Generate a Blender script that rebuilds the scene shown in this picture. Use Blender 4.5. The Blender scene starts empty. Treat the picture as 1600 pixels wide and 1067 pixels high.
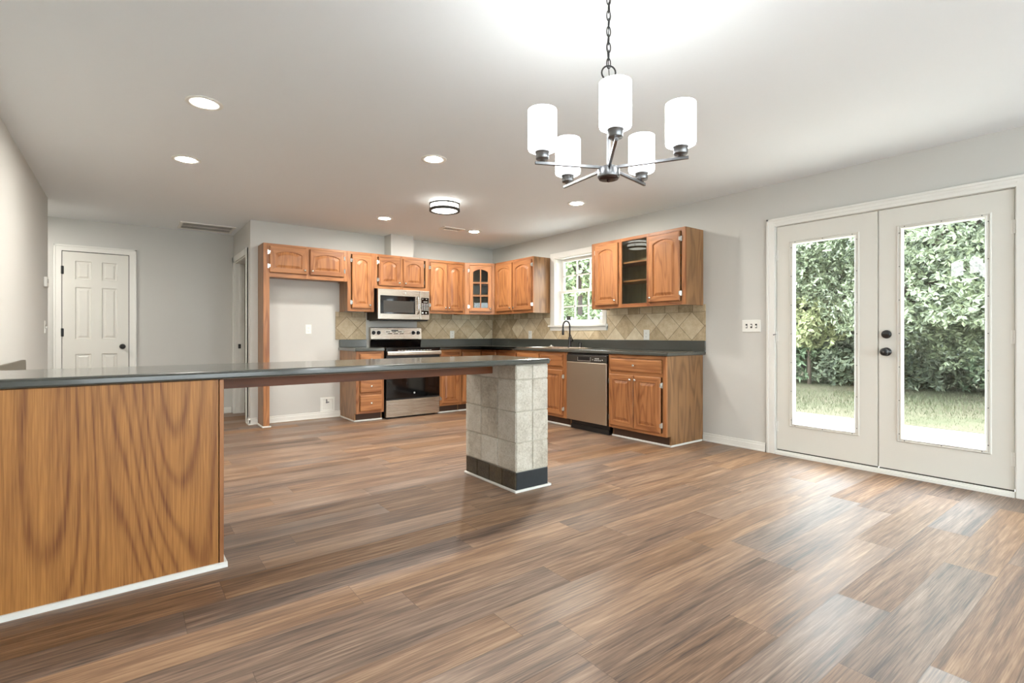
import bpy, math, random
import numpy as np
from mathutils import Vector, Matrix

random.seed(7)
PI = math.pi
S = bpy.context.scene
COL = S.collection

# ------------------------------------------------------------------ camera, world, sun, exposure
FPX, YAW, HOR, CAM_H = 792.86, math.radians(37.114), 522.44, 1.077
cam_data = bpy.data.cameras.new('camera')
cam = bpy.data.objects.new('camera', cam_data)
COL.objects.link(cam)
cam.location = (0, 0, CAM_H)
cam.rotation_euler = (PI / 2, 0, -YAW)
cam_data.sensor_width = 36.0
cam_data.lens = 36.0 * FPX / 1600.0
cam_data.shift_y = -(533.5 - HOR) / 1600.0
cam_data.clip_start = 0.05
S.camera = cam

S.view_settings.view_transform = 'Standard'
S.view_settings.look = 'None'
S.view_settings.exposure = 0.66
S.view_settings.gamma = 1.0
S.view_settings.use_curve_mapping = False

SKY_LOW, SKY_HIGH = 6.0, 13.0
world = bpy.data.worlds.new('sky')
S.world = world
world.use_nodes = True
wn = world.node_tree.nodes
wl = world.node_tree.links
tc_ = wn.new('ShaderNodeTexCoord'); sx_ = wn.new('ShaderNodeSeparateXYZ'); mr_ = wn.new('ShaderNodeMapRange')
wl.new(tc_.outputs['Generated'], sx_.inputs[0]); wl.new(sx_.outputs[2], mr_.inputs[0])
mr_.inputs[1].default_value = 0.0; mr_.inputs[2].default_value = 0.9        # overcast: brighter overhead
mr_.inputs[3].default_value = SKY_LOW; mr_.inputs[4].default_value = SKY_HIGH
wl.new(mr_.outputs[0], wn['Background'].inputs[1])
wn['Background'].inputs[0].default_value = (0.88, 0.94, 1.0, 1)

sun_d = bpy.data.lights.new('sun', 'SUN')
sun_d.energy = 0.8
sun_d.angle = math.radians(6)
sun_d.color = (1.0, 0.95, 0.86)
sun = bpy.data.objects.new('sun', sun_d)
COL.objects.link(sun)
sun.rotation_euler = Vector((0.5, 0.22, -0.84)).to_track_quat('-Z', 'Y').to_euler()

CHANDELIER_W = 0.3      # each of the five bulbs
CAN_EMIT = 480.0          # recessed lens
FLUSH_EMIT = 4.5

# room frame (metres): x along the range wall, y along the French-door wall, z up
XR, YB, XL, YF, XG, ZC = 4.67, 6.69, -0.64, 7.90, 1.16, 2.44
YREAR = -2.7

# ------------------------------------------------------------------ helpers
def lin(c):
    return tuple(((x / 255.0) / 12.92 if x / 255.0 <= 0.04045 else ((x / 255.0 + 0.055) / 1.055) ** 2.4) for x in c)

def rgba(c):
    return (*lin(c), 1.0)

class NT:
    def __init__(self, name):
        self.m = bpy.data.materials.new(name)
        self.m.use_nodes = True
        self.t = self.m.node_tree
        self.b = self.t.nodes['Principled BSDF']
    def n(self, typ, **kw):
        nd = self.t.nodes.new(typ)
        for k, v in kw.items():
            setattr(nd, k, v)
        return nd
    def l(self, a, b):
        self.t.links.new(a, b)
    def val(self, sock, v):
        if hasattr(v, 'is_output'):
            self.l(v, sock)
        else:
            sock.default_value = v
    def math(self, op, a, b=None, c=None):
        nd = self.n('ShaderNodeMath', operation=op)
        self.val(nd.inputs[0], a)
        if b is not None: self.val(nd.inputs[1], b)
        if c is not None: self.val(nd.inputs[2], c)
        return nd.outputs[0]
    def mix(self, fac, a, b, blend='MIX'):
        nd = self.n('ShaderNodeMix', data_type='RGBA', blend_type=blend)
        self.val(nd.inputs[0], fac)
        self.val(nd.inputs[6], a)
        self.val(nd.inputs[7], b)
        return nd.outputs[2]
    def ramp(self, fac, stops):
        nd = self.n('ShaderNodeValToRGB')
        self.val(nd.inputs[0], fac)
        e = nd.color_ramp.elements
        while len(e) < len(stops): e.new(0.5)
        for k, (p, c) in enumerate(stops):
            e[k].position = p
            e[k].color = c
        return nd.outputs[0]
    def noise(self, vec, scale=5.0, detail=2.0, rough=0.5, dist=0.0):
        nd = self.n('ShaderNodeTexNoise')
        self.l(vec, nd.inputs['Vector'])
        nd.inputs['Scale'].default_value = scale
        nd.inputs['Detail'].default_value = detail
        nd.inputs['Roughness'].default_value = rough
        nd.inputs['Distortion'].default_value = dist
        return nd.outputs[0]
    def obj(self):
        return self.n('ShaderNodeTexCoord').outputs['Object']
    def sep(self, v):
        nd = self.n('ShaderNodeSeparateXYZ'); self.l(v, nd.inputs[0]); return nd.outputs
    def comb(self, x, y, z):
        nd = self.n('ShaderNodeCombineXYZ')
        for s, v in zip(nd.inputs, (x, y, z)): self.val(s, v)
        return nd.outputs[0]
    def vmul(self, v, s):
        nd = self.n('ShaderNodeVectorMath', operation='MULTIPLY'); self.l(v, nd.inputs[0]); nd.inputs[1].default_value = s; return nd.outputs[0]
    def vadd(self, v, w):
        nd = self.n('ShaderNodeVectorMath', operation='ADD'); self.l(v, nd.inputs[0]); self.l(w, nd.inputs[1]); return nd.outputs[0]
    def bump(self, h, strength=0.2, dist=0.002):
        nd = self.n('ShaderNodeBump')
        nd.inputs['Strength'].default_value = strength
        nd.inputs['Distance'].default_value = dist
        self.l(h, nd.inputs['Height'])
        self.l(nd.outputs[0], self.b.inputs['Normal'])
    def done(self, color=None, rough=None, metal=0.0, spec=None, coat=None):
        if color is not None: self.val(self.b.inputs['Base Color'], color)
        if rough is not None: self.val(self.b.inputs['Roughness'], rough)
        self.b.inputs['Metallic'].default_value = metal
        if spec is not None: self.b.inputs['Specular IOR Level'].default_value = spec
        if coat is not None: self.b.inputs['Coat Weight'].default_value = coat
        return self.m

M = {}
def plain(name, c, rough=0.5, metal=0.0, spec=0.5, vary=0.04, scale=9.0, bump=0.0):
    t = NT(name)
    o = t.obj()
    nz = t.noise(o, scale, 3)
    lo = tuple(x * (1 - vary) for x in lin(c)) + (1,)
    hi = tuple(min(1, x * (1 + vary)) for x in lin(c)) + (1,)
    col = t.mix(nz, lo, hi)
    if bump:
        t.bump(t.noise(o, 260, 2), bump, 0.001)
    M[name] = t.done(col, rough, metal, spec)
    return M[name]

def emit(name, c, s):
    m = bpy.data.materials.new(name); m.use_nodes = True
    nt = m.node_tree
    b = nt.nodes['Principled BSDF']
    b.inputs['Base Color'].default_value = rgba((245, 245, 240))
    b.inputs['Emission Color'].default_value = rgba(c)
    b.inputs['Emission Strength'].default_value = s
    M[name] = m
    return m

def oak(name, axis, dark, light, ring=9.0, rough=0.36, along=0.8, across=7.0, pore=0.35, contrast=1.0, detail=2.0, sharp=2.2):
    t = NT(name)
    o = t.obj()
    rnd = t.n('ShaderNodeObjectInfo').outputs['Random']
    off = t.comb(t.math('MULTIPLY', rnd, 37.0), t.math('MULTIPLY', rnd, 91.0), t.math('MULTIPLY', rnd, 53.0))
    v = t.vadd(o, off)
    sc = [across] * 3; sc[axis] = along
    v1 = t.vmul(v, tuple(sc))
    big = t.noise(v1, 1.0, detail, 0.45, 0.15)
    rings = t.math('SINE', t.math('MULTIPLY', big, ring * 6.2832))
    rings = t.math('POWER', t.math('ADD', t.math('MULTIPLY', rings, 0.5), 0.5), sharp)
    sp = [170.0] * 3; sp[axis] = 5.0
    fine = t.noise(t.vmul(v, tuple(sp)), 1.0, 2.0, 0.6)
    sm = [26.0] * 3; sm[axis] = 1.2
    mid = t.noise(t.vmul(v, tuple(sm)), 1.0, 3.0, 0.6)
    k = t.math('ADD', t.math('MULTIPLY', rings, 0.26 * contrast), t.math('MULTIPLY', mid, 0.55))
    k = t.math('ADD', k, t.math('MULTIPLY', t.math('SUBTRACT', fine, 0.5), pore))
    k = t.math('ADD', k, t.math('MULTIPLY', t.math('SUBTRACT', rnd, 0.5), 0.22))
    col = t.ramp(k, [(0.12, rgba(light)), (0.78, rgba(dark))])
    t.bump(fine, 0.12, 0.001)
    M[name] = t.done(col, rough, 0, 0.45)
    return M[name]

OD, OL = (118, 68, 38), (182, 125, 78)
for ax, nm in ((2, 'oak_upright'), (0, 'oak_across')):
    oak(nm, ax, OD, OL)
oak('oak_side', 2, (112, 80, 50), (166, 124, 84), ring=8, across=5, contrast=1.2)
oak('oak_inside', 2, (128, 116, 90), (172, 158, 126), ring=5, pore=0.2)
oak('plywood', 2, (116, 66, 26), (196, 136, 70), ring=40.0, along=0.24, across=1.9, rough=0.45, pore=0.8, contrast=0.9, detail=1.2, sharp=3.5)
oak('beam_wood', 0, (78, 40, 16), (122, 68, 32), ring=5, rough=0.5)

plain('wall_paint', (207, 206, 201), 0.75, spec=0.25, vary=0.012, scale=2.0, bump=0.04)
plain('ceiling_paint', (233, 237, 240), 0.8, spec=0.2, vary=0.01, scale=1.5, bump=0.05)
plain('white_trim', (232, 231, 225), 0.4, vary=0.01)
plain('door_paint', (222, 220, 212), 0.42, vary=0.012)
plain('white_plastic', (238, 238, 232), 0.35, vary=0.01)
plain('slot_dark', (40, 38, 36), 0.6)
plain('laminate', (66, 68, 63), 0.18, spec=0.8, vary=0.10, scale=60)
M['laminate'].node_tree.nodes['Principled BSDF'].inputs['Coat Weight'].default_value = 0.35
M['laminate'].node_tree.nodes['Principled BSDF'].inputs['Coat Roughness'].default_value = 0.06
plain('desk_laminate', (104, 96, 82), 0.4, vary=0.08, scale=40)
plain('toe_dark', (70, 46, 30), 0.6)
plain('black_plastic', (20, 20, 21), 0.35)
plain('black_metal', (16, 16, 17), 0.32, spec=0.6)
plain('black_glass', (6, 6, 7), 0.06, spec=0.6)
plain('panel_dark', (52, 48, 42), 0.3, spec=0.6)
plain('chrome', (226, 226, 222), 0.16, 1.0)
plain('steel_bolt', (200, 200, 196), 0.3, 1.0)
plain('nickel', (132, 133, 135), 0.34, 1.0)
plain('dark_ring', (46, 44, 42), 0.5)
plain('bronze_hub', (70, 52, 46), 0.4, 0.8)
plain('grey_paint', (172, 172, 168), 0.5)
plain('grout', (196, 190, 176), 0.85, vary=0.08, scale=40)
plain('concrete', (196, 188, 176), 0.85, vary=0.12, scale=5.0, bump=0.2)
plain('bark', (86, 76, 66), 0.9, vary=0.3, scale=12)
plain('trunk_dark', (58, 50, 46), 0.9, vary=0.3, scale=8)
plain('vent_dark', (62, 58, 52), 0.8)
plain('pale_button', (190, 190, 186), 0.4)

def steel(name, axis, c, rough):
    t = NT(name)
    o = t.obj()
    s = [500.0] * 3; s[axis] = 3.0
    nz = t.noise(t.vmul(o, tuple(s)), 1.0, 2)
    lo = rgba(tuple(int(x * 0.985) for x in c)); hi = rgba(c)
    r = t.math('ADD', t.math('MULTIPLY', nz, 0.04), rough - 0.02)
    M[name] = t.done(t.mix(nz, lo, hi), r, 1.0)
steel('stainless', 0, (202, 194, 182), 0.27)
steel('stainless_door', 2, (196, 186, 170), 0.3)

def glass(name, tint=(0.96, 0.98, 0.97), ior=1.45):
    m = bpy.data.materials.new(name); m.use_nodes = True
    nt = m.node_tree; nt.nodes.clear()
    out = nt.nodes.new('ShaderNodeOutputMaterial')
    mix = nt.nodes.new('ShaderNodeMixShader')
    tr = nt.nodes.new('ShaderNodeBsdfTransparent'); tr.inputs[0].default_value = (*tint, 1)
    gl = nt.nodes.new('ShaderNodeBsdfGlossy'); gl.inputs['Roughness'].default_value = 0.0
    ge = nt.nodes.new('ShaderNodeNewGeometry')
    dt = nt.nodes.new('ShaderNodeVectorMath'); dt.operation = 'DOT_PRODUCT'
    nt.links.new(ge.outputs['Incoming'], dt.inputs[0]); nt.links.new(ge.outputs['Normal'], dt.inputs[1])
    def mth(op, a, b=None):
        nd = nt.nodes.new('ShaderNodeMath'); nd.operation = op
        for s_, v_ in zip(nd.inputs, (a, b)):
            if v_ is None: continue
            if hasattr(v_, 'is_output'): nt.links.new(v_, s_)
            else: s_.default_value = v_
        return nd.outputs[0]
    f0 = ((ior - 1) / (ior + 1)) ** 2
    p5 = mth('POWER', mth('SUBTRACT', 1.0, mth('ABSOLUTE', dt.outputs['Value'])), 5.0)
    fr = mth('ADD', mth('MULTIPLY', p5, 1 - f0), f0)
    nt.links.new(fr, mix.inputs[0]); nt.links.new(tr.outputs[0], mix.inputs[1]); nt.links.new(gl.outputs[0], mix.inputs[2])
    nt.links.new(mix.outputs[0], out.inputs[0])
    M[name] = m
glass('window_glass')
glass('cabinet_glass', (0.86, 0.9, 0.88), 1.5)

def floor_mat():
    t = NT('plank_floor')
    o = t.obj()
    x, y, z = t.sep(o)
    W, L = 0.185, 1.22
    yr = t.math('DIVIDE', t.math('SUBTRACT', y, 1.051 - 20 * W), W)
    row = t.math('FLOOR', yr)
    wn1 = t.n('ShaderNodeTexWhiteNoise', noise_dimensions='1D'); t.l(row, wn1.inputs['W'])
    xr = t.math('DIVIDE', t.math('ADD', x, t.math('MULTIPLY', wn1.outputs[0], L * 3)), L)
    ix = t.math('FLOOR', xr)
    wn2 = t.n('ShaderNodeTexWhiteNoise', noise_dimensions='2D'); t.l(t.comb(row, ix, 0.0), wn2.inputs['Vector'])
    r1 = wn2.outputs[0]
    rc = t.sep(wn2.outputs[1])
    fx = t.math('FRACT', xr); fy = t.math('FRACT', yr)
    ex = t.math('MULTIPLY', t.math('MINIMUM', fx, t.math('SUBTRACT', 1.0, fx)), L)
    ey = t.math('MULTIPLY', t.math('MINIMUM', fy, t.math('SUBTRACT', 1.0, fy)), W)
    edge = t.math('MINIMUM', ex, ey)
    seam = t.math('LESS_THAN', edge, 0.0011)
    off = t.comb(t.math('MULTIPLY', r1, 71.0), t.math('MULTIPLY', rc[1], 37.0), t.math('MULTIPLY', rc[2], 13.0))
    v = t.vadd(o, off)
    g1 = t.noise(t.vmul(v, (0.75, 9.0, 9.0)), 1.0, 3.0, 0.55, 0.25)
    rings = t.math('ADD', t.math('MULTIPLY', t.math('SINE', t.math('MULTIPLY', g1, 46.0)), 0.5), 0.5)
    g2 = t.noise(t.vmul(v, (1.9, 62.0, 62.0)), 1.0, 6.0, 0.7, 0.2)
    g3 = t.noise(t.vmul(v, (7.0, 260.0, 260.0)), 1.0, 2.0, 0.6)
    dev = lambda a_, w_: t.math('MULTIPLY', t.math('SUBTRACT', a_, 0.5), w_)
    k = t.math('ADD', t.math('ADD', 0.5, dev(g1, 0.65)), dev(g2, 0.95))
    k = t.math('ADD', t.math('ADD', k, dev(g3, 0.55)), dev(r1, 0.13))
    k = t.math('ADD', k, dev(rings, 0.10))
    col = t.ramp(k, [(0.2, rgba((66, 48, 35))), (0.42, rgba((114, 83, 58))), (0.58, rgba((140, 105, 75))), (0.85, rgba((180, 146, 112)))])
    hsv = t.n('ShaderNodeHueSaturation'); t.l(col, hsv.inputs['Color'])
    t.l(t.math('ADD', 0.70, t.math('MULTIPLY', rc[0], 0.3)), hsv.inputs['Saturation'])
    col = t.mix(t.math('MULTIPLY', seam, 0.6), hsv.outputs[0], rgba((72, 54, 42)))
    h = t.math('ADD', t.math('MULTIPLY', g2, 0.8), t.math('MULTIPLY', rings, 0.5))
    h = t.math('SUBTRACT', h, t.math('MULTIPLY', seam, 2.0))
    t.bump(h, 0.35, 0.0012)
    rough = t.math('ADD', 0.26, t.math('MULTIPLY', rc[1], 0.2))
    rough = t.math('ADD', rough, t.math('MULTIPLY', g2, 0.08))
    cw_ = t.math('ADD', 0.15, t.math('MULTIPLY', rc[2], 0.65))
    t.l(cw_, t.b.inputs['Coat Weight'])
    t.b.inputs['Coat IOR'].default_value = 1.7
    t.l(rough, t.b.inputs['Coat Roughness'])
    M['plank_floor'] = t.done(col, t.math('ADD', rough, 0.15), 0, 0.35)
floor_mat()

def diamond_mat(name, axis, x0, zc=1.163, d=0.295):
    """tumbled stone laid on the diamond below a course of small upright-cut pieces"""
    t = NT(name)
    o = t.obj()
    s = t.sep(o)
    u = t.math('DIVIDE', t.math('SUBTRACT', s[axis], x0), d)
    w = t.math('DIVIDE', t.math('SUBTRACT', s[2], zc), d)
    a = t.math('ADD', u, w); b = t.math('SUBTRACT', u, w)
    ia, ib = t.math('FLOOR', a), t.math('FLOOR', b)
    fa, fb = t.math('FRACT', a), t.math('FRACT', b)
    e = t.math('MINIMUM', t.math('MINIMUM', fa, t.math('SUBTRACT', 1.0, fa)), t.math('MINIMUM', fb, t.math('SUBTRACT', 1.0, fb)))
    # the border course
    bu = t.math('DIVIDE', s[axis], 0.17)
    bi, bf = t.math('FLOOR', bu), t.math('FRACT', bu)
    be = t.math('MINIMUM', t.math('MULTIPLY', t.math('MINIMUM', bf, t.math('SUBTRACT', 1.0, bf)), 0.58), t.math('MULTIPLY', t.math('ABSOLUTE', t.math('SUBTRACT', s[2], 1.3075)), 3.4))
    top = t.math('GREATER_THAN', s[2], 1.3075)
    mixf = lambda p, q: t.math('ADD', t.math('MULTIPLY', top, q), t.math('MULTIPLY', t.math('SUBTRACT', 1.0, top), p))
    ee = mixf(e, be)
    wnz = t.n('ShaderNodeTexWhiteNoise', noise_dimensions='3D')
    t.l(t.comb(mixf(ia, bi), mixf(ib, 50.0), top), wnz.inputs['Vector'])
    r = wnz.outputs[0]
    n1 = t.noise(o, 14.0, 5.0, 0.65)
    n2 = t.noise(o, 90.0, 3.0, 0.6)
    k = t.math('ADD', t.math('MULTIPLY', n1, 0.7), t.math('MULTIPLY', r, 0.42))
    k = t.math('ADD', k, t.math('MULTIPLY', t.math('SUBTRACT', n2, 0.5), 0.25))
    col = t.ramp(k, [(0.25, rgba((158, 138, 108))), (0.55, rgba((198, 180, 148))), (0.85, rgba((222, 210, 184)))])
    pits = t.math('LESS_THAN', t.noise(o, 120.0, 2.0, 0.5), 0.3)
    col = t.mix(t.math('MULTIPLY', pits, 0.5), col, rgba((120, 102, 78)))
    g = t.math('LESS_THAN', ee, 0.0085)
    col = t.mix(g, col, rgba((118, 102, 80)))
    hgt = t.math('MINIMUM', t.math('MULTIPLY', ee, 28.0), 1.0)
    t.bump(t.math('ADD', hgt, t.math('MULTIPLY', n2, 0.3)), 0.5, 0.004)
    M[name] = t.done(col, 0.55, 0, 0.35)

def stone_mat(name, cols, rough=0.6):
    t = NT(name)
    o = t.obj()
    r = t.n('ShaderNodeNewGeometry').outputs['Random Per Island']
    v = t.vadd(o, t.comb(t.math('MULTIPLY', r, 17.0), t.math('MULTIPLY', r, 31.0), 0.0))
    n1 = t.noise(v, 11.0, 6.0, 0.7, 0.4)
    n2 = t.noise(v, 70.0, 4.0, 0.65)
    k = t.math('ADD', t.math('MULTIPLY', n1, 0.78), t.math('MULTIPLY', r, 0.24))
    k = t.math('ADD', k, t.math('MULTIPLY', t.math('SUBTRACT', n2, 0.5), 0.5))
    col = t.ramp(k, [(0.2, rgba(cols[0])), (0.5, rgba(cols[1])), (0.85, rgba(cols[2]))])
    pits = t.math('LESS_THAN', t.noise(v, 95.0, 2.0, 0.5), 0.36)
    col = t.mix(t.math('MULTIPLY', pits, 0.45), col, rgba(cols[0]))
    t.bump(t.math('ADD', n2, t.math('MULTIPLY', n1, 0.8)), 0.9, 0.006)
    M[name] = t.done(col, rough, 0, 0.35)
stone_mat('travertine', ((160, 150, 132), (208, 202, 188), (232, 229, 220)))
stone_mat('slate_tile', ((40, 38, 34), (78, 70, 58), (112, 98, 76)), 0.4)
plain('slate_black', (44, 50, 54), 0.35, vary=0.25, scale=50)

def lawn_mat():
    t = NT('lawn_ground')
    o = t.obj()
    a = t.noise(o, 0.8, 4.0, 0.6)
    b = t.noise(o, 22.0, 3.0, 0.7)
    k = t.math('ADD', t.math('MULTIPLY', a, 0.6), t.math('MULTIPLY', b, 0.4))
    col = t.ramp(k, [(0.35, rgba((68, 73, 54))), (0.5, rgba((84, 82, 66))), (0.65, rgba((92, 86, 73)))])
    t.bump(b, 0.6, 0.02)
    M['lawn_ground'] = t.done(col, 0.95, 0, 0.1)
lawn_mat()

def leaf_mat(name, c1, c2, rough=0.4, spec=0.6):
    t = NT(name)
    r = t.n('ShaderNodeNewGeometry').outputs['Random Per Island']
    n = t.noise(t.obj(), 0.9, 2.0)
    k = t.math('ADD', t.math('MULTIPLY', r, 0.6), t.math('MULTIPLY', n, 0.5))
    col = t.ramp(k, [(0.2, rgba(c1)), (0.85, rgba(c2))])
    M[name] = t.done(col, rough, 0, spec)
leaf_mat('leaf_glossy', (58, 70, 48), (136, 147, 116), 0.38, 0.8)
leaf_mat('leaf_yellow', (112, 124, 80), (180, 184, 138), 0.45)
leaf_mat('leaf_blue', (74, 96, 68), (146, 164, 132), 0.5)
leaf_mat('leaf_dark', (70, 80, 64), (122, 132, 106), 0.55)
leaf_mat('leaf_pale', (80, 98, 62), (140, 154, 116), 0.5)
leaf_mat('blade', (66, 76, 50), (96, 94, 76), 0.6, 0.2)

emit('shade_glow', (248, 252, 255), 8.0)
emit('can_glow', (255, 250, 241), CAN_EMIT)
emit('flush_glow', (255, 250, 238), FLUSH_EMIT)

class MB:
    def __init__(self):
        self.v, self.f, self.m, self.s = [], [], [], []
    def add(self, vs, fs, mat=0, smooth=False):
        o = len(self.v)
        self.v += [tuple(p) for p in vs]
        for k, f in enumerate(fs):
            self.f.append([i + o for i in f])
            self.m.append(mat if isinstance(mat, int) else mat[k])
            self.s.append(smooth)
        return self
    def box(self, x0, x1, y0, y1, z0, z1, mat=0):
        vs = [(x, y, z) for z in (z0, z1) for y in (y0, y1) for x in (x0, x1)]
        fs = [(0, 2, 3, 1), (4, 5, 7, 6), (0, 1, 5, 4), (2, 6, 7, 3), (0, 4, 6, 2), (1, 3, 7, 5)]
        return self.add(vs, fs, mat)
    def loops(self, L, cap0=False, cap1=False, mat=0, smooth=False, closed=True, matf=None):
        n = len(L[0]); vs = [p for lp in L for p in lp]; fs = []; ms = []
        for a in range(len(L) - 1):
            for i in range(n if closed else n - 1):
                j = (i + 1) % n
                fs.append((a * n + i, a * n + j, (a + 1) * n + j, (a + 1) * n + i))
                ms.append(matf(a, i) if matf else mat)
        if cap0: fs.append(tuple(reversed(range(n)))); ms.append(mat)
        if cap1: fs.append(tuple((len(L) - 1) * n + i for i in range(n))); ms.append(mat)
        return self.add(vs, fs, ms, smooth)
    def cyl(self, p0, p1, r0, r1=None, seg=20, mat=0, caps=True, smooth=True):
        p0, p1 = Vector(p0), Vector(p1); r1 = r0 if r1 is None else r1
        q = (p1 - p0).to_track_quat('Z', 'Y')
        L = [[p + q @ Vector((math.cos(2 * PI * i / seg) * r, math.sin(2 * PI * i / seg) * r, 0)) for i in range(seg)] for p, r in ((p0, r0), (p1, r1))]
        self.loops(L, False, False, mat, smooth)
        if caps:
            self.add(L[0], [tuple(reversed(range(seg)))], mat); self.add(L[1], [tuple(range(seg))], mat)
        return self
    def lathe(self, prof, base=(0, 0, 0), axis=(0, 0, 1), seg=28, mat=0, smooth=True):
        q = Vector(axis).to_track_quat('Z', 'Y'); b = Vector(base)
        L = [[b + q @ Vector((math.cos(2 * PI * i / seg) * r, math.sin(2 * PI * i / seg) * r, h)) for i in range(seg)] for r, h in prof]
        return self.loops(L, prof[0][0] > 1e-6, prof[-1][0] > 1e-6, mat, smooth)
    def tube(self, pts, r, seg=10, mat=0, closed=False):
        pts = [Vector(p) for p in pts]; n = len(pts); L = []
        up = Vector((0, 0, 1)); prev = None
        for i, p in enumerate(pts):
            a = pts[(i - 1) % n] if (closed or i > 0) else p
            b = pts[(i + 1) % n] if (closed or i < n - 1) else p
            d = (b - a).normalized()
            if prev is None:
                s = d.cross(up if abs(d.z) < 0.9 else Vector((1, 0, 0))).normalized()
            else:
                s = (prev - d * prev.dot(d)).normalized()
            prev = s; w = d.cross(s)
            rr = r[i] if isinstance(r, (list, tuple)) else r
            L.append([p + (s * math.cos(2 * PI * k / seg) + w * math.sin(2 * PI * k / seg)) * rr for k in range(seg)])
        if closed: L.append(L[0])
        return self.loops(L, not closed, not closed, mat, True)
    def xform(self, mtx):
        self.v = [tuple(mtx @ Vector(p)) for p in self.v]; return self

def obj(name, mb, mats, parent=None, bevel=0.0, seg=2, loc=None, auto=True):
    me = bpy.data.meshes.new(name)
    me.from_pydata(mb.v, [], mb.f)
    for k in (mats if isinstance(mats, (list, tuple)) else [mats]):
        me.materials.append(M[k])
    me.polygons.foreach_set('material_index', mb.m)
    me.polygons.foreach_set('use_smooth', mb.s)
    me.validate(); me.update()
    o = bpy.data.objects.new(name, me)
    COL.objects.link(o)
    if parent is not None: o.parent = parent
    if loc is not None: o.location = loc
    if bevel:
        b = o.modifiers.new('edge', 'BEVEL'); b.width = bevel; b.segments = seg; b.limit_method = 'ANGLE'; b.angle_limit = 0.7
        b.harden_normals = False
    return o

def tag(o, label, cat, group=None, kind=None):
    o['label'] = label; o['category'] = cat
    if group: o['group'] = group
    if kind: o['kind'] = kind
    return o

def thing(name, label, cat, loc=(0, 0, 0), rz=0.0, group=None, kind=None):
    o = bpy.data.objects.new(name, None)
    o.empty_display_size = 0.1
    COL.objects.link(o)
    o.location = loc; o.rotation_euler = (0, 0, rz)
    return tag(o, label, cat, group, kind)

def struct(name, mb, mats, label, cat, bevel=0.0):
    return tag(obj(name, mb, mats, bevel=bevel), label, cat, None, 'structure')

def copy_tree(o, parent=None):
    c = o.copy(); COL.objects.link(c)
    if parent is not None: c.parent = parent
    for ch in list(o.children): copy_tree(ch, c)
    return c

# ------------------------------------------------------------------ room shell
HX = -2.2          # hall runs on to the left
struct('floor', MB().box(HX, XR, YREAR, YF, -0.12, 0.0).box(XG + 0.12, 3.2, YB + 0.1, 9.0, -0.12, -0.001), 'plank_floor',
       'brown and grey wood-look plank floor running through the whole room', 'floor')
struct('ceiling', MB().box(HX, XR + 0.5, YREAR - 0.1, 9.1, ZC, ZC + 0.2), 'ceiling_paint', 'flat white painted ceiling over dining area and kitchen', 'ceiling')

DY0, DY1, DZ = 0.655, 2.228, 2.055           # French door opening
WY0, WY1, WZ0, WZ1 = 4.30, 5.19, 1.20, 2.115  # window opening
w = MB()
T = XR + 0.14
w.box(XR, T, YREAR, DY0, -0.1, ZC).box(XR, T, DY0, DY1, DZ, ZC).box(XR, T, DY1, WY0, -0.1, ZC)
w.box(XR, T, WY0, WY1, -0.1, WZ0).box(XR, T, WY0, WY1, WZ1, ZC).box(XR, T, WY1, 9.0, -0.1, ZC)
struct('wall_right', w, 'wall_paint', 'pale greige wall with the French doors and the sink window', 'wall')
struct('wall_back', MB().box(XG, XR, YB, YB + 0.12, -0.05, ZC), 'wall_paint', 'pale greige wall behind the range and refrigerator recess', 'wall')
struct('wall_left', MB().box(XL - 0.12, XL, YREAR, 6.845, -0.05, ZC), 'wall_paint', 'beige wall at the far left with thermostat and switch', 'wall')
struct('wall_far', MB().box(HX, XG, YF, YF + 0.12, -0.05, ZC), 'wall_paint', 'beige hall wall around the white six-panel door', 'wall')
struct('wall_hall_end', MB().box(HX - 0.12, HX, 6.0, YF, -0.05, ZC).box(HX, XL - 0.12, 6.0, 6.12, -0.05, ZC), 'wall_paint', 'beige end wall of the side hall', 'wall')
SY0, SY1, SZ = 6.90, 7.80, 2.06               # side doorway in the short hall wall
struct('wall_side', MB().box(XG, XG + 0.12, YB + 0.12, SY0, -0.05, ZC).box(XG, XG + 0.12, SY0, SY1, SZ, ZC).box(XG, XG + 0.12, SY1, YF, -0.05, ZC),
       'wall_paint', 'short beige return wall with the open cased doorway', 'wall')
struct('wall_pantry', MB().box(XG, 3.2, 9.0, 9.1, -0.1, ZC).box(3.2, 3.3, YB + 0.1, 9.1, -0.1, ZC).box(XG, XG + 0.12, YF + 0.12, 9.0, -0.1, ZC),
       'wall_paint', 'pale walls of the room behind the open doorway', 'wall')
w = MB()
RWIN = ((-0.35, 1.85), (2.15, 4.35))          # two unseen windows added behind the viewer to let in fill daylight
xs_ = [HX] + [q for a_ in RWIN for q in a_] + [T]
for a_, b_ in zip(xs_[0::2], xs_[1::2]): w.box(a_, b_, YREAR - 0.12, YREAR, -0.05, ZC)
for a_, b_ in RWIN: w.box(a_, b_, YREAR - 0.12, YREAR, -0.05, 0.45).box(a_, b_, YREAR - 0.12, YREAR, 2.2, ZC)
struct('wall_rear', w, 'wall_paint', 'pale greige wall behind the viewer with two added wide windows', 'wall')
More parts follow.
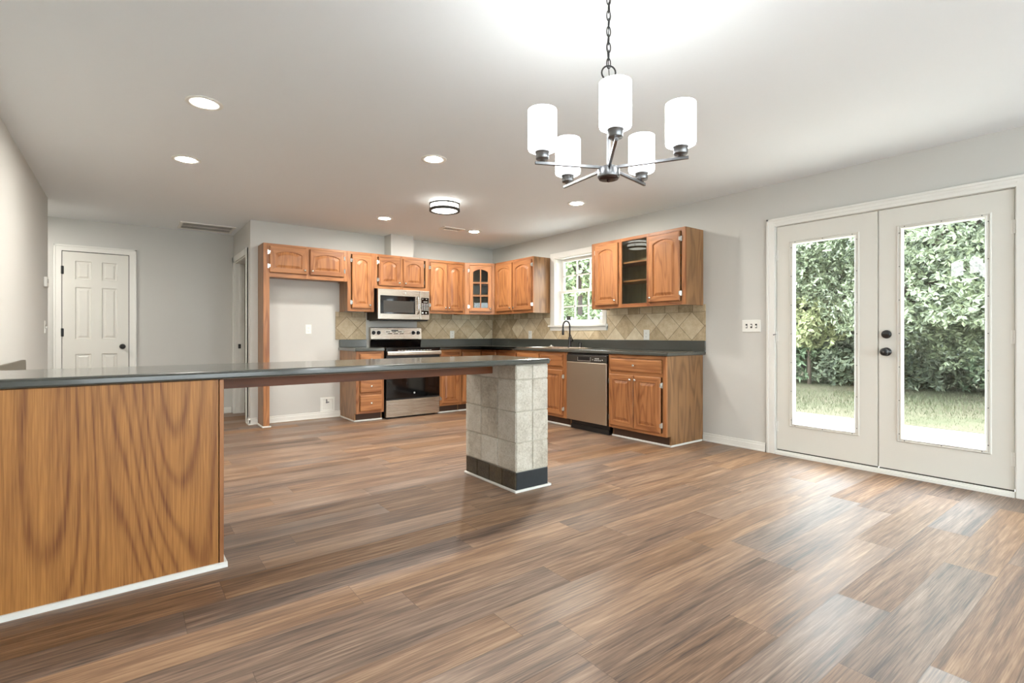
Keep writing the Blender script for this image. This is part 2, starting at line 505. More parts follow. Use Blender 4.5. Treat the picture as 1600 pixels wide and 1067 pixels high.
for k_, (a_, b_) in enumerate(RWIN):
    r = thing('window_%d' % (k_ + 2), ('unseen picture window added for daylight behind the viewer nearer the left wall', 'unseen picture window added for daylight behind the viewer nearer the French doors')[k_], 'window', (a_, YREAR, 0.45), 0, None, 'structure')
    ww_ = b_ - a_
    m = MB().box(0, 0.06, -0.1, -0.02, 0, 1.75).box(ww_ - 0.06, ww_, -0.1, -0.02, 0, 1.75).box(0.06, ww_ - 0.06, -0.1, -0.02, 0, 0.06).box(0.06, ww_ - 0.06, -0.1, -0.02, 1.69, 1.75).box(ww_ / 2 - 0.03, ww_ / 2 + 0.03, -0.1, -0.02, 0.06, 1.69)
    m.box(-0.07, 0, 0, 0.018, -0.07, 1.82).box(ww_, ww_ + 0.07, 0, 0.018, -0.07, 1.82).box(0, ww_, 0, 0.018, 1.75, 1.82).box(0, ww_, 0, 0.018, -0.07, 0)
    obj('window_frame', m, 'white_trim', r)
    obj('glass_pane', MB().box(0.05, ww_ - 0.05, -0.065, -0.06, 0.05, 1.7), 'window_glass', r)
struct('wall_chase', MB().box(2.84, 3.175, 6.47, YB - 0.001, 2.139, ZC), 'wall_paint', 'white boxed chase above the cabinets over the microwave', 'wall')

def baseboard(name, pts_mb, label):
    return struct(name, pts_mb, 'white_trim', label, 'baseboard', bevel=0.004)
def bb_y(mb, x, sx, y0, y1):        # along y, on wall plane x, sticking out sx
    for t_, h in ((0.014, 0.082), (0.020, 0.06)):
        mb.box(min(x, x + sx * t_), max(x, x + sx * t_), y0, y1, 0.0, h)
    mb.box(min(x, x + sx * 0.026), max(x, x + sx * 0.026), y0, y1, 0.0, 0.016)
    return mb
def bb_x(mb, y, sy, x0, x1):
    for t_, h in ((0.014, 0.082), (0.020, 0.06)):
        mb.box(x0, x1, min(y, y + sy * t_), max(y, y + sy * t_), 0.0, h)
    mb.box(x0, x1, min(y, y + sy * 0.026), max(y, y + sy * 0.026), 0.0, 0.016)
    return mb
baseboard('baseboard_right', bb_y(bb_y(MB(), XR, -1, 2.305, 2.94), XR, -1, YREAR, 0.58), 'white baseboard between end cabinet and French doors')
baseboard('baseboard_back', bb_x(bb_x(MB(), YB, -1, 1.312, 2.228), YB, -1, XG - 0.026, 1.235), 'white baseboard in the refrigerator recess')
baseboard('baseboard_side', bb_y(MB(), XG, -1, YB - 0.02, 6.79), 'white baseboard on the short return wall')
baseboard('baseboard_far', bb_x(bb_x(MB(), YF, -1, 0.085, XG - 0.03), YF, -1, HX + 0.01, -0.69), 'white baseboard on the hall wall beside the six-panel door')
baseboard('baseboard_left', bb_y(bb_y(MB(), XL, 1, YREAR, 2.6), XL, 1, 5.35, 6.84), 'white baseboard along the left wall')

def casing(mb, pts):
    """door/window casing as three boxes with a raised outer back-band"""
    return mb
# ---- French door trim
t = MB()
cw, cx0 = 0.066, XR - 0.018
for a, b, s in ((DY0 - cw, DY0 + 0.006, 0), (DY1 - 0.006, DY1 + cw, 1)):
    t.box(cx0, XR, a, b, 0.0, DZ + 0.0)
    if s: t.box(cx0 - 0.006, XR, b - 0.02, b, 0, DZ + cw)
    else: t.box(cx0 - 0.006, XR, a, a + 0.02, 0, DZ + cw)
t.box(cx0, XR, DY0 - cw, DY1 + cw, DZ - 0.006, DZ + cw)
t.box(cx0 - 0.006, XR, DY0 - cw, DY1 + cw, DZ + cw - 0.02, DZ + cw)
t.box(cx0 - 0.003, XR, DY0, DY1, DZ + 0.018, DZ + 0.03)
# jamb lining and stop
t.box(XR, T, DY0, DY0 + 0.012, 0, DZ).box(XR, T, DY1 - 0.012, DY1, 0, DZ).box(XR, T, DY0, DY1, DZ - 0.008, DZ)
struct('trim_1', t, 'white_trim', 'white casing and jamb around the French doors', 'door trim', bevel=0.003)
t = MB().box(XR - 0.02, T + 0.03, DY0 + 0.012, DY1 - 0.012, -0.02, 0.022)
t.box(XR - 0.008, XR + 0.02, DY0 + 0.012, DY1 - 0.012, 0.02, 0.036)
struct('trim_2', t, 'white_trim', 'white threshold under the French doors', 'threshold', bevel=0.003)

# ---- French door leaves
def door_leaf(name, label, y0, y1, active):
    """local x runs from the hinge-left edge (world +y) towards -y, front at local y=0"""
    root = thing(name, label, 'French door', (XR + 0.004, y1, 0.0), -PI / 2, None, 'structure')
    W, z0, z1, th = y1 - y0, 0.045, DZ - 0.012, 0.044
    gx0, gx1, gz0, gz1 = (0.112, W - 0.126, 0.262, 1.902) if not active else (0.118, W - 0.112, 0.262, 1.906)
    ix0, ix1, iz0, iz1 = gx0 + 0.034, gx1 - 0.034, gz0 + 0.026, gz1 - 0.03
    m = MB()
    rect = lambda a, b, c, d, y: [(a, y, c), (b, y, c), (b, y, d), (a, y, d)]
    m.loops([rect(ix0, ix1, iz0, iz1, th), rect(0.003, W - 0.003, z0, z1, th), rect(0.003, W - 0.003, z0, z1, 0.0), rect(ix0, ix1, iz0, iz1, 0.0), rect(ix0, ix1, iz0, iz1, th)])
    obj('door_slab', m, 'door_paint', root, bevel=0.002)
    f = MB()
    prof = [(0.0, 0.0), (0.004, -0.008), (0.010, -0.010), (0.013, -0.004), (0.024, -0.006), (0.030, -0.012), (0.036, -0.002), (0.036, 0.02)]
    f.loops([rect(gx0 + a, gx1 - a, gz0 + a * 0.8, gz1 - a * 0.85, y) for a, y in prof])
    def cap(x, z):
        f.cyl((x, -0.007, z), (x, -0.0045, z), 0.0035, seg=8, mat=1)
    for k in range(3):
        x = gx0 + 0.05 + (gx1 - gx0 - 0.1) * k / 2
        cap(x, gz0 + 0.013); cap(x, gz1 - 0.014)
    for k in range(7):
        z = gz0 + 0.06 + (gz1 - gz0 - 0.12) * k / 6
        cap(gx0 + 0.018, z); cap(gx1 - 0.018, z)
    obj('glazing_frame', f, ['door_paint', 'slot_dark'], root)
    g = MB().box(ix0 - 0.004, ix1 + 0.004, 0.019, 0.024, iz0 - 0.004, iz1 + 0.004)
    obj('glass_pane', g, 'window_glass', root)
    sw = MB().box(0.006, W - 0.006, 0.006, 0.032, 0.024, z0 + 0.004)
    sw.box(0.006, W - 0.006, 0.002, 0.008, 0.034, 0.05)
    obj('door_sweep', sw, 'vent_dark', root)
    hx = 0.0 if not active else W
    for z in (0.25, 1.06, 1.79):
        h = MB()
        for q in range(3):
            h.cyl((hx, -0.006, z - 0.045 + q * 0.031), (hx, -0.006, z - 0.016 + q * 0.031), 0.0065, seg=10)
        h.box(min(hx, hx + (0.02 if not active else -0.02)), max(hx, hx + (0.02 if not active else -0.02)), -0.0015, 0.003, z - 0.045, z + 0.045)
        obj('hinge', h, 'white_trim', root)
    if active:
        kx = 0.054
        k = MB().lathe([(0.0, -0.072), (0.018, -0.072), (0.027, -0.064), (0.030, -0.052), (0.026, -0.04), (0.012, -0.032), (0.012, -0.012), (0.033, -0.01), (0.033, 0.0)], (0, 0, 0), (0, 1, 0), 24)
        ko = obj('door_knob', k, 'black_metal', root, loc=(kx, 0, 0.943))
        obj('keyhole', MB().cyl((0, -0.0745, 0), (0, -0.0722, 0), 0.006, seg=12), 'nickel', ko)
        d = MB().lathe([(0.0, -0.022), (0.024, -0.022), (0.031, -0.016), (0.033, 0.0)], (0, 0, 0), (0, 1, 0), 24)
        do = obj('deadbolt', d, 'black_metal', root, loc=(kx, 0, 1.078))
        obj('thumb_turn', MB().box(-0.018, 0.018, -0.036, -0.02, -0.005, 0.005), 'black_metal', do, bevel=0.003)
        obj('latch_plate', MB().box(0.0, 0.0035, 0.008, 0.036, 0.91, 0.975).box(0.0, 0.0035, 0.008, 0.036, 1.05, 1.105), 'black_metal', root)
    else:
        obj('astragal', MB().box(W - 0.004, W + 0.004, 0.012, 0.05, z0, z1), 'door_paint', root)
        obj('door_stop', MB().cyl((0.002, -0.004, 1.08), (0.002, -0.05, 1.075), 0.003, seg=8).cyl((0.002, -0.05, 1.075), (0.002, -0.058, 1.074), 0.006, seg=8), 'nickel', root)
    return root
YM = 1.435
door_leaf('door_1', 'white fixed French door leaf with full glass, no knob', YM + 0.001, DY1 - 0.013, False)
door_leaf('door_2', 'white French door leaf with full glass, black knob and deadbolt', DY0 + 0.013, YM - 0.001, True)

# ---- six-panel door at the end of the hall
def panel_door(W, z0, z1, th, cells, mat='door_paint'):
    """slab with recessed raised panels; local x 0..W, front at y=0"""
    xs = sorted({0.0, W} | {c for a in cells for c in a[:2]}); zs = sorted({z0, z1} | {c for a in cells for c in a[2:]})
    m = MB()
    for i in range(len(xs) - 1):
        for j in range(len(zs) - 1):
            a, b, c, d = xs[i], xs[i + 1], zs[j], zs[j + 1]
            r = lambda e, y: [(a + e, y, c + e), (b - e, y, c + e), (b - e, y, d - e), (a + e, y, d - e)]
            if any(abs(a - q[0]) < 1e-6 and abs(b - q[1]) < 1e-6 and c >= q[2] - 1e-6 and d <= q[3] + 1e-6 for q in cells):
                m.loops([r(0, 0), r(0.006, 0.009), r(0.022, 0.010), r(0.04, 0.003)], False, True)
            else:
                m.add(r(0, 0), [(0, 1, 2, 3)])
    m.loops([[(0, 0, z0), (W, 0, z0), (W, 0, z1), (0, 0, z1)], [(0, th, z0), (W, th, z0), (W, th, z1), (0, th, z1)]], False, True)
    return m
FX0, FX1 = -0.612, 0.006
r = thing('door_3', 'white six-panel hall door with black knob and hinges', 'door', (FX0, YF - 0.0145, 0), 0, None, 'structure')
Wd = FX1 - FX0
cl = []
for a, b in ((0.115, 0.262), (0.36, 0.507)):
    cl += [(a, b, 1.725, 1.945), (a, b, 1.02, 1.635), (a, b, 0.25, 0.845)]
obj('door_slab', panel_door(Wd, 0.012, 2.05, 0.035, cl), 'door_paint', r)
k = MB().lathe([(0.0, -0.066), (0.016, -0.066), (0.026, -0.058), (0.029, -0.046), (0.024, -0.034), (0.011, -0.028), (0.011, -0.01), (0.032, -0.008), (0.032, 0.0)], (0, 0, 0), (0, 1, 0), 24)
obj('door_knob', k, 'black_metal', r, loc=(Wd - 0.06, 0, 0.928))
for z in (0.26, 1.10, 1.83):
    obj('hinge', MB().cyl((0.0, -0.004, z - 0.048), (0.0, -0.004, z + 0.048), 0.008, seg=10).box(-0.012, 0.014, -0.003, 0.002, z - 0.046, z + 0.046), 'black_metal', r)
obj('strike_plate', MB().box(Wd + 0.001, Wd + 0.006, -0.004, 0.002, 0.89, 0.965), 'black_metal', r)
t = MB()
for a, b, bb in ((FX0 - 0.078, FX0 - 0.006, -1), (FX1 + 0.006, FX1 + 0.078, 1)):
    t.box(a, b, YF - 0.017, YF, 0, 2.06)
    if bb < 0: t.box(a, a + 0.02, YF - 0.023, YF, 0, 2.13)
    else: t.box(b - 0.02, b, YF - 0.023, YF, 0, 2.13)
t.box(FX0 - 0.078, FX1 + 0.078, YF - 0.017, YF, 2.058, 2.13).box(FX0 - 0.078, FX1 + 0.078, YF - 0.023, YF, 2.11, 2.13)
struct('trim_3', t, 'white_trim', 'white casing around the six-panel hall door', 'door trim', bevel=0.003)
# dark backing sheet paints in the shade of the gap round the slab
struct('trim_4', MB().box(FX0 - 0.006, FX1 + 0.006, YF - 0.0025, YF + 0.001, 0, 2.058), 'slot_dark', 'dark sheet painting the gap shade around the six-panel hall door', 'painted gap shade')

# ---- cased doorway in the short return wall
t = MB()
for a, b in ((SY0 - 0.075, SY0 + 0.006), (SY1 - 0.006, SY1 + 0.085)):
    t.box(XG - 0.017, XG, a, b, 0, SZ + 0.072)
t.box(XG - 0.023, XG, SY0 - 0.075, SY0 - 0.055, 0, SZ + 0.072)
t.box(XG - 0.017, XG, SY0 - 0.075, SY1 + 0.085, SZ - 0.006, SZ + 0.072)
t.box(XG, XG + 0.12, SY1 - 0.018, SY1, 0, SZ).box(XG, XG + 0.12, SY0, SY0 + 0.018, 0, SZ).box(XG, XG + 0.12, SY0, SY1, SZ - 0.018, SZ)
t.box(XG + 0.05, XG + 0.085, SY1 - 0.03, SY1 - 0.018, 0, SZ)
struct('trim_5', t, 'white_trim', 'white casing and jamb of the open doorway in the return wall', 'door trim', bevel=0.003)
r = thing('door_4', 'white door edge with black latch inside the open side doorway', 'door', (XG + 0.10, SY1 - 0.02, 0), 0, None, 'structure')
obj('door_slab', MB().box(0.025, 0.78, -0.044, -0.009, 0.012, 2.03), 'door_paint', r)
obj('latch_plate', MB().box(-0.062, -0.03, -0.0155, -0.0115, 0.885, 0.945), 'black_metal', r)

# ------------------------------------------------------------------ window over the sink
t = MB()
wc = 0.085
t.box(XR - 0.018, XR, WY0 - 0.055, WY0 + 0.004, WZ0, WZ1).box(XR - 0.018, XR, WY1 - 0.004, WY1 + wc, WZ0, WZ1)
t.box(XR - 0.018, XR, WY0 - 0.055, WY1 + wc, WZ1 - 0.004, WZ1 + 0.07)
t.box(XR - 0.05, XR + 0.06, WY0 - 0.075, WY1 + wc + 0.015, WZ0 - 0.022, WZ0 + 0.004)
t.box(XR - 0.02, XR, WY0 - 0.055, WY1 + wc, WZ0 - 0.072, WZ0 - 0.022)
t.box(XR, T, WY0, WY0 + 0.014, WZ0, WZ1).box(XR, T, WY1 - 0.014, WY1, WZ0, WZ1).box(XR, T, WY0, WY1, WZ1 - 0.014, WZ1).box(XR, T, WY0, WY1, WZ0, WZ0 + 0.014)
struct('trim_6', t, 'white_trim', 'white casing, sill and apron around the sink window', 'window trim', bevel=0.003)
r = thing('window_1', 'white double-hung window with grilles above the sink', 'window', (XR + 0.05, WY1 - 0.014, WZ0 + 0.014), -PI / 2, None, 'structure')
WW, WH = WY1 - WY0 - 0.028, WZ1 - WZ0 - 0.028
def sash(z0, z1, y, nm):
    m = MB(); fr, br, tr = 0.055, (0.055 if z0 < 0.1 else 0.035), 0.04
    m.box(0.01, 0.01 + fr, y, y + 0.032, z0, z1).box(WW - 0.01 - fr, WW - 0.01, y, y + 0.032, z0, z1)
    m.box(0.01 + fr, WW - 0.01 - fr, y, y + 0.032, z0, z0 + br).box(0.01 + fr, WW - 0.01 - fr, y, y + 0.032, z1 - tr, z1)
    s = obj(nm, m, 'white_trim', r, bevel=0.003)
    gx0, gx1, gz0, gz1 = 0.01 + fr, WW - 0.01 - fr, z0 + br, z1 - tr
    g = MB()
    for k in (1, 2):
        x = gx0 + (gx1 - gx0) * k / 3
        g.box(x - 0.009, x + 0.009, y + 0.006, y + 0.022, gz0, gz1)
    zz = (gz0 + gz1) / 2
    g.box(gx0, gx1, y + 0.006, y + 0.022, zz - 0.009, zz + 0.009)
    obj('grille', g, 'white_trim', s)
    obj('glass_pane', MB().box(gx0 - 0.003, gx1 + 0.003, y + 0.012, y + 0.016, gz0 - 0.003, gz1 + 0.003), 'window_glass', s)
sash(0.0, WH * 0.5 + 0.015, 0.0, 'lower_sash')
sash(WH * 0.5 - 0.02, WH, 0.036, 'upper_sash')

# ------------------------------------------------------------------ cabinet doors
def arch_loop(x0, x1, z0, zs, rise, y, n=13):
    pts = [(x0, y, z0), (x1, y, z0), (x1, y, zs)]
    if rise > 0:
        for i in range(1, n):
            tt = 1 - 2 * i / n
            sh = 0.10 * rise
            pts.append(((x0 + x1) / 2 + tt * (x1 - x0) / 2, y, zs + sh + (rise - sh) * (1 - abs(tt) ** 2.0)))
    pts.append((x0, y, zs))
    return pts
def outer_loop(x0, x1, z0, z1, rise, y, ix0, ix1, n=13):
    pts = [(x0, y, z0), (x1, y, z0), (x1, y, z1)]
    if rise > 0:
        for i in range(1, n):
            tt = 1 - 2 * i / n
            pts.append(((ix0 + ix1) / 2 + tt * (ix1 - ix0) / 2, y, z1))
    pts.append((x0, y, z1))
    return pts
def panel_leaf(W, H, rise=0.0, st=0.056, th=0.02, open_=False, top=None):
    top = st if top is None else top
    m = MB()
    ix0, ix1, iz0, zs = st, W - st, st, H - top - rise
    O = lambda e, y: outer_loop(e, W - e, e, H - e, rise, y, ix0, ix1)
    I = lambda e, y: arch_loop(ix0 + e, ix1 - e, iz0 + e, zs - e, rise, y)
    mf = lambda a, i: 1 if (i == 0 or (rise > 0 and i >= 3 - 1 and i <= 15 - 1) or (rise == 0 and i == 2)) else 0
    L = [O(0, 0.0), O(0, -th + 0.006), O(0.006, -th), I(0, -th)]
    if open_:
        L += [I(0.005, -th + 0.004), I(0.005, 0.0), O(0, 0.0)]
        m.loops(L, matf=mf)
    else:
        m.loops(L, matf=mf)
        m.loops([I(0, -th), I(0.004, -th + 0.011), I(0.010, -th + 0.011), I(0.034, -th + 0.001), I(0.037, -th + 0.0)], False, True)
        m.add(O(0, 0.0), [tuple(range(len(O(0, 0))))], 0)
    return m
def knob_mb():
    return MB().lathe([(0.0, -0.027), (0.008, -0.027), (0.0135, -0.022), (0.0145, -0.017), (0.011, -0.012), (0.006, -0.009), (0.006, 0.0)], (0, 0, 0), (0, 1, 0), 16)
def hinge_mb():
    m = MB().box(-0.020, -0.004, -0.0025, 0.0, -0.026, 0.026)
    m.cyl((-0.002, -0.007, -0.024), (-0.002, -0.007, 0.024), 0.0045, seg=8)
    m.box(-0.002, 0.006, -0.0225, -0.002, -0.018, 0.018)
    return m
KN, HG = None, None
def add_knob(parent, x, y, z):
    return obj('knob', knob_mb(), 'chrome', parent, loc=(x, y, z))
def add_door(root, x0, x1, z0, z1, hinge, rise, knob='bottom', th=0.02, name='door', st=0.056, yf=0.0, hinges=True):
    W, H = x1 - x0, z1 - z0
    d = obj(name, panel_leaf(W, H, rise, st, th), ['oak_upright', 'oak_across'], root, loc=(x0, yf - 0.001, z0))
    kx = W - 0.028 if hinge == 'left' else 0.028
    kz = 0.045 if knob == 'bottom' else H - 0.045
    add_knob(d, kx, -th, kz)
    if hinges:
        for hz in (0.075, H - 0.075):
            h = hinge_mb()
            if hinge == 'right': h.xform(Matrix.Diagonal((-1, 1, 1, 1)))
            obj('hinge', h, 'chrome', d, loc=(0 if hinge == 'left' else W, 0, hz))
    return d
def add_drawer(root, x0, x1, z0, z1, yf=0.0, knob=True, name='drawer'):
    W, H, th = x1 - x0, z1 - z0, 0.02
    m = MB()
    rc = lambda e, y: [(e, y, e), (W - e, y, e), (W - e, y, H - e), (e, y, H - e)]
    m.loops([rc(0, 0), rc(0, -th + 0.007), rc(0.010, -th + 0.001), rc(0.013, -th)], True, True)
    d = obj(name, m, 'oak_across', root, loc=(x0, yf - 0.001, z0))
    if knob: add_knob(d, W / 2, -th, H / 2)
    return d
def face_frame(root, w, z0, z1, stiles, rails, ft=0.019):
    """stiles: x ranges full height; rails: (x0,x1,z0,z1)"""
    m = MB()
    for a, b in stiles: m.box(a, b, 0.0, ft, z0, z1, 0)
    for a, b, c, d in rails: m.box(a, b, 0.0005, ft, c, d, 1)
    return obj('face_frame', m, ['oak_upright', 'oak_across'], root, bevel=0.0015)

def wall_cabinet(name, label, loc, rz, w, h, depth, doors, mids=(), glass_bays=(), shelves=(), group='oak wall cabinets', side_mat='oak_side', stl=0.045):
    r = thing(name, label, 'cabinet', loc, rz, group)
    m = MB(); p = 0.016
    m.box(0, p, 0.019, depth, 0, h).box(w - p, w, 0.019, depth, 0, h)
    m.box(p, w - p, 0.019, depth, 0.012, 0.012 + p, 1).box(p, w - p, 0.019, depth, h - p, h, 1).box(p, w - p, depth - 0.008, depth, 0.012 + p, h - p, 1)
    obj('carcass', m, [side_mat, 'oak_inside'], r)
    st = [(0, stl), (w - stl, w)] + [(c - 0.022, c + 0.022) for c in mids]
    st.sort()
    rails = []
    for a, b in zip(st[:-1], st[1:]):
        rails += [(a[1], b[0], 0, 0.04), (a[1], b[0], h - 0.035, h)]
    face_frame(r, w, 0, h, st, rails)
    for d in doors: add_door(r, *d)
    for a, b, c, d in glass_bays:
        g_ = obj('glass_pane', MB().box(-(b - a) / 2, (b - a) / 2, -0.002, 0.002, c, d), 'cabinet_glass', r, loc=((a + b) / 2, 0.020, 0))
        g_.rotation_euler = (0, 0, 0.085)          # turned to bring the flush light's reflection into the bay
    for a, b, z in shelves:
        obj('shelf', MB().box(a, b, 0.042, depth - 0.01, z - 0.009, z + 0.009), 'oak_across', r)
    return r

UZ0, UZ1, UF = 1.372, 2.135, 6.385
UH = UZ1 - UZ0
# over the refrigerator recess
FZ = 1.745
r = thing('refrigerator_cabinet', 'oak cabinet bridging the empty refrigerator recess on a tall side panel', 'cabinet', (1.242, UF, 0), 0, 'oak wall cabinets')
obj('side_panel', MB().box(0.0, 0.018, 0.019, 0.303, 0, UZ1), 'oak_side', r)
obj('side_post', MB().box(0.0, 0.066, 0.0, 0.019, 0, UZ1).box(0.048, 0.066, 0.019, 0.06, 0, FZ), 'oak_upright', r, bevel=0.0015)
CW = 2.216 - 1.242
m = MB().box(0.018, CW, 0.019, 0.303, FZ + 0.012, FZ + 0.028).box(0.018, CW, 0.019, 0.303, UZ1 - 0.016, UZ1).box(CW - 0.016, CW, 0.019, 0.303, FZ, UZ1).box(0.02, CW, 0.293, 0.301, FZ + 0.02, UZ1)
obj('carcass', m, 'oak_side', r)
face_frame(r, CW, FZ, UZ1, [(0.066, 0.075), (0.476, 0.512), (CW - 0.045, CW)], [(0.066, 0.476, FZ, FZ + 0.05), (0.512, CW - 0.045, FZ, FZ + 0.05), (0.066, 0.476, UZ1 - 0.03, UZ1), (0.512, CW - 0.045, UZ1 - 0.03, UZ1)])
add_door(r, 0.064, 0.480, 1.797, 2.108, 'left', 0.035)
add_door(r, 0.513, 0.928, 1.797, 2.108, 'right', 0.035)
m = MB().box(-0.014, 0.08, -0.014, 0.0, 0, 0.018).box(-0.014, 0.0, 0.0, 0.29, 0, 0.018)
obj('shoe_molding', m, 'white_trim', r, bevel=0.004)

wall_cabinet('wall_cabinet', 'single-door oak wall cabinet left of the microwave', (2.217, UF, UZ0), 0, 0.351, UH, 0.303,
             [(0.055, 0.313, 0.04, 0.725, 'left', 0.045)])
wall_cabinet('wall_cabinet', 'short two-door oak wall cabinet directly above the microwave', (2.569, UF, 1.682), 0, 0.792, UZ1 - 1.682, 0.303,
             [(0.055, 0.366, 0.04, 0.42, 'left', 0.045), (0.405, 0.715, 0.04, 0.42, 'right', 0.045)], mids=(0.386,))
wall_cabinet('wall_cabinet', 'tall two-door oak wall cabinet right of the microwave', (3.362, UF, UZ0), 0, 0.600, UH, 0.303,
             [(0.022, 0.287, 0.04, 0.72, 'left', 0.045), (0.289, 0.556, 0.04, 0.72, 'right', 0.045)], stl=0.03)
# corner cabinet with the glazed diagonal door
P0, P1 = Vector((3.963, UF)), Vector((4.358, 6.189))
dl = (P1 - P0).length; ang = math.atan2(P1.y - P0.y, P1.x - P0.x)
r = thing('corner_cabinet', 'oak corner wall cabinet with arched six-pane glass door', 'cabinet', (P0.x, P0.y, UZ0), ang, 'oak wall cabinets')
inv = Matrix.Rotation(-ang, 3, 'Z')
loc2 = lambda X, Y: (inv @ Vector((X - P0.x, Y - P0.y, 0)))
A, B, Cc, D_, E_ = loc2(P0.x + 0.001, YB - 0.002), loc2(XR - 0.002, YB - 0.002), loc2(XR - 0.002, P1.y + 0.001), loc2(P1.x + 0.002, P1.y + 0.001), loc2(P0.x + 0.001, P0.y + 0.002)
def prism(m, pts, z0, z1, mat=0):
    n = len(pts)
    m.loops([[(q[0], q[1], z0) for q in pts], [(q[0], q[1], z1) for q in pts]], True, True, mat)
    return m
pent = [(E_.x + 0.01, E_.y + 0.02), (D_.x - 0.01, D_.y + 0.02), (Cc.x, Cc.y), (B.x, B.y), (A.x, A.y)]
m = MB()
prism(m, pent, 0.012, 0.028); prism(m, pent, UH - 0.016, UH)
for q, s_ in ((A, B), (B, Cc)):
    d_ = (Vector((s_.x, s_.y)) - Vector((q.x, q.y))).normalized(); nrm = Vector((d_.y, -d_.x)) * 0.008
    prism(m, [(q.x, q.y), (s_.x, s_.y), (s_.x + nrm.x, s_.y + nrm.y), (q.x + nrm.x, q.y + nrm.y)], 0.028, UH - 0.016)
obj('interior', m, 'oak_inside', r)
for z in (0.292, 0.482):
    obj('shelf', prism(MB(), [(E_.x + 0.03, E_.y + 0.04), (D_.x - 0.03, D_.y + 0.04), (Cc.x - 0.02, Cc.y + 0.0), (B.x - 0.02, B.y - 0.02), (A.x + 0.01, A.y - 0.02)], z - 0.009, z + 0.009), 'oak_across', r)
face_frame(r, dl, 0, UH, [(0, 0.072), (dl - 0.06, dl)], [(0.072, dl - 0.06, 0, 0.045), (0.072, dl - 0.06, UH - 0.035, UH)])
gx0, gx1, gz0, gz1 = 0.061, 0.397, 0.04, 0.722
GW, GH = gx1 - gx0, gz1 - gz0
d = obj('door', panel_leaf(GW, GH, 0.045, 0.052, 0.02, True), ['oak_upright', 'oak_across'], r, loc=(gx0, -0.001, gz0))
mm = MB()
mm.box(GW / 2 - 0.008, GW / 2 + 0.008, -0.017, -0.006, 0.05, GH - 0.054)
for z in (0.052 + (GH - 0.15) * 0.34, 0.052 + (GH - 0.15) * 0.70):
    mm.box(0.05, GW / 2 - 0.008, -0.017, -0.006, z - 0.008, z + 0.008).box(GW / 2 + 0.008, GW - 0.05, -0.017, -0.006, z - 0.008, z + 0.008)
obj('glazing_bars', mm, 'oak_upright', d)
obj('glass_pane', MB().box(0.05, GW - 0.05, -0.005, -0.002, 0.05, GH - 0.05), 'cabinet_glass', d)
add_knob(d, GW - 0.026, -0.02, 0.045)
for hz in (0.075, GH - 0.075): obj('hinge', hinge_mb(), 'chrome', d, loc=(0, 0, hz))

UX = XR - 0.308
RW = 6.188 - 5.293
wall_cabinet('wall_cabinet', 'two-door oak wall cabinet between glass corner cabinet and window', (UX, 6.188, UZ0), -PI / 2, RW, UH, 0.306,
             [(0.045, 0.436, 0.04, 0.728, 'left', 0.042), (0.468, 0.872, 0.04, 0.728, 'right', 0.042)], mids=(0.452,))
EW = 4.205 - 2.944
wall_cabinet('wall_cabinet', 'oak wall cabinet right of window with open glass bay between two doors', (UX, 4.205, UZ0), -PI / 2, EW, UH + 0.003, 0.306,
             [(0.065, 0.405, 0.04, 0.73, 'left', 0.042), (0.828, 1.205, 0.04, 0.73, 'right', 0.042)], mids=(0.432, 0.815),
             glass_bays=[(0.45, 0.797, 0.036, UH - 0.03)], shelves=[(0.02, EW - 0.02, 0.292), (0.02, EW - 0.02, 0.498)])

# ------------------------------------------------------------------ base cabinets
BZ, TK = 0.868, 0.10
BF = 6.09      # face of the back run
BX = 4.06      # face of the right run
def base_cabinet(name, label, loc, rz, w, depth, doors, drawers, ends=(False, False), toe=True, shoe=(0, 0), stiles=None, rails=()):
    r = thing(name, label, 'cabinet', loc, rz, 'oak base cabinets')
    p = 0.016
    m = MB()
    for a, b, e in ((0, p, ends[0]), (w - p, w, ends[1])):
        m.box(a, b, 0.019, depth, TK, BZ)
        m.box(a, b, 0.07, depth, 0.0, TK)
    m.box(p, w - p, 0.019, depth, TK, TK + p).box(p, w - p, depth - 0.01, depth, TK, BZ).box(p, w - p, 0.019, 0.08, BZ - 0.016, BZ)
    obj('carcass', m, 'oak_side', r)
    st = stiles or [(0, 0.04), (w - 0.04, w)]
    rl = []
    for a, b in zip(st[:-1], st[1:]):
        rl += [(a[1], b[0], TK, TK + 0.035), (a[1], b[0], BZ - 0.035, BZ)]
        rl += [(a[1], b[0], z - 0.018, z + 0.018) for z in rails]
    face_frame(r, w, TK, BZ, st, rl)
    if toe:
        obj('toe_board', MB().box(p, w - p, 0.066, 0.07, 0.0, TK), 'toe_dark', r)
        sm = MB().box(shoe[0], w - shoe[1], 0.05, 0.066, 0, 0.018)
        if ends[0]: sm.box(-0.014, 0.0, 0.05, depth - 0.01, 0, 0.018)
        if ends[1]: sm.box(w, w + 0.014, 0.05, depth - 0.03, 0, 0.018)
        obj('shoe_molding', sm, 'white_trim', r, bevel=0.004)
    for d_ in doors: add_door(r, *d_)
    for d_ in drawers: add_drawer(r, *d_)
    return r
base_cabinet('base_cabinet', 'narrow oak drawer base cabinet left of the range', (2.222, BF, 0), 0, 0.356, 0.597, [],
             [(0.045, 0.32, 0.70, 0.835), (0.045, 0.32, 0.545, 0.67), (0.045, 0.32, 0.355, 0.515), (0.045, 0.32, 0.13, 0.325)], ends=(True, False), rails=(0.685, 0.53, 0.34), shoe=(-0.014, 0))
base_cabinet('base_cabinet', 'oak base cabinet immediately right of the range', (3.378, BF, 0), 0, 0.33, 0.597,
             [(0.012, 0.305, 0.13, 0.665, 'left', 0.0, 'top')], [(0.012, 0.305, 0.70, 0.835)], rails=(0.685,), stiles=[(0, 0.03), (0.3, 0.33)])
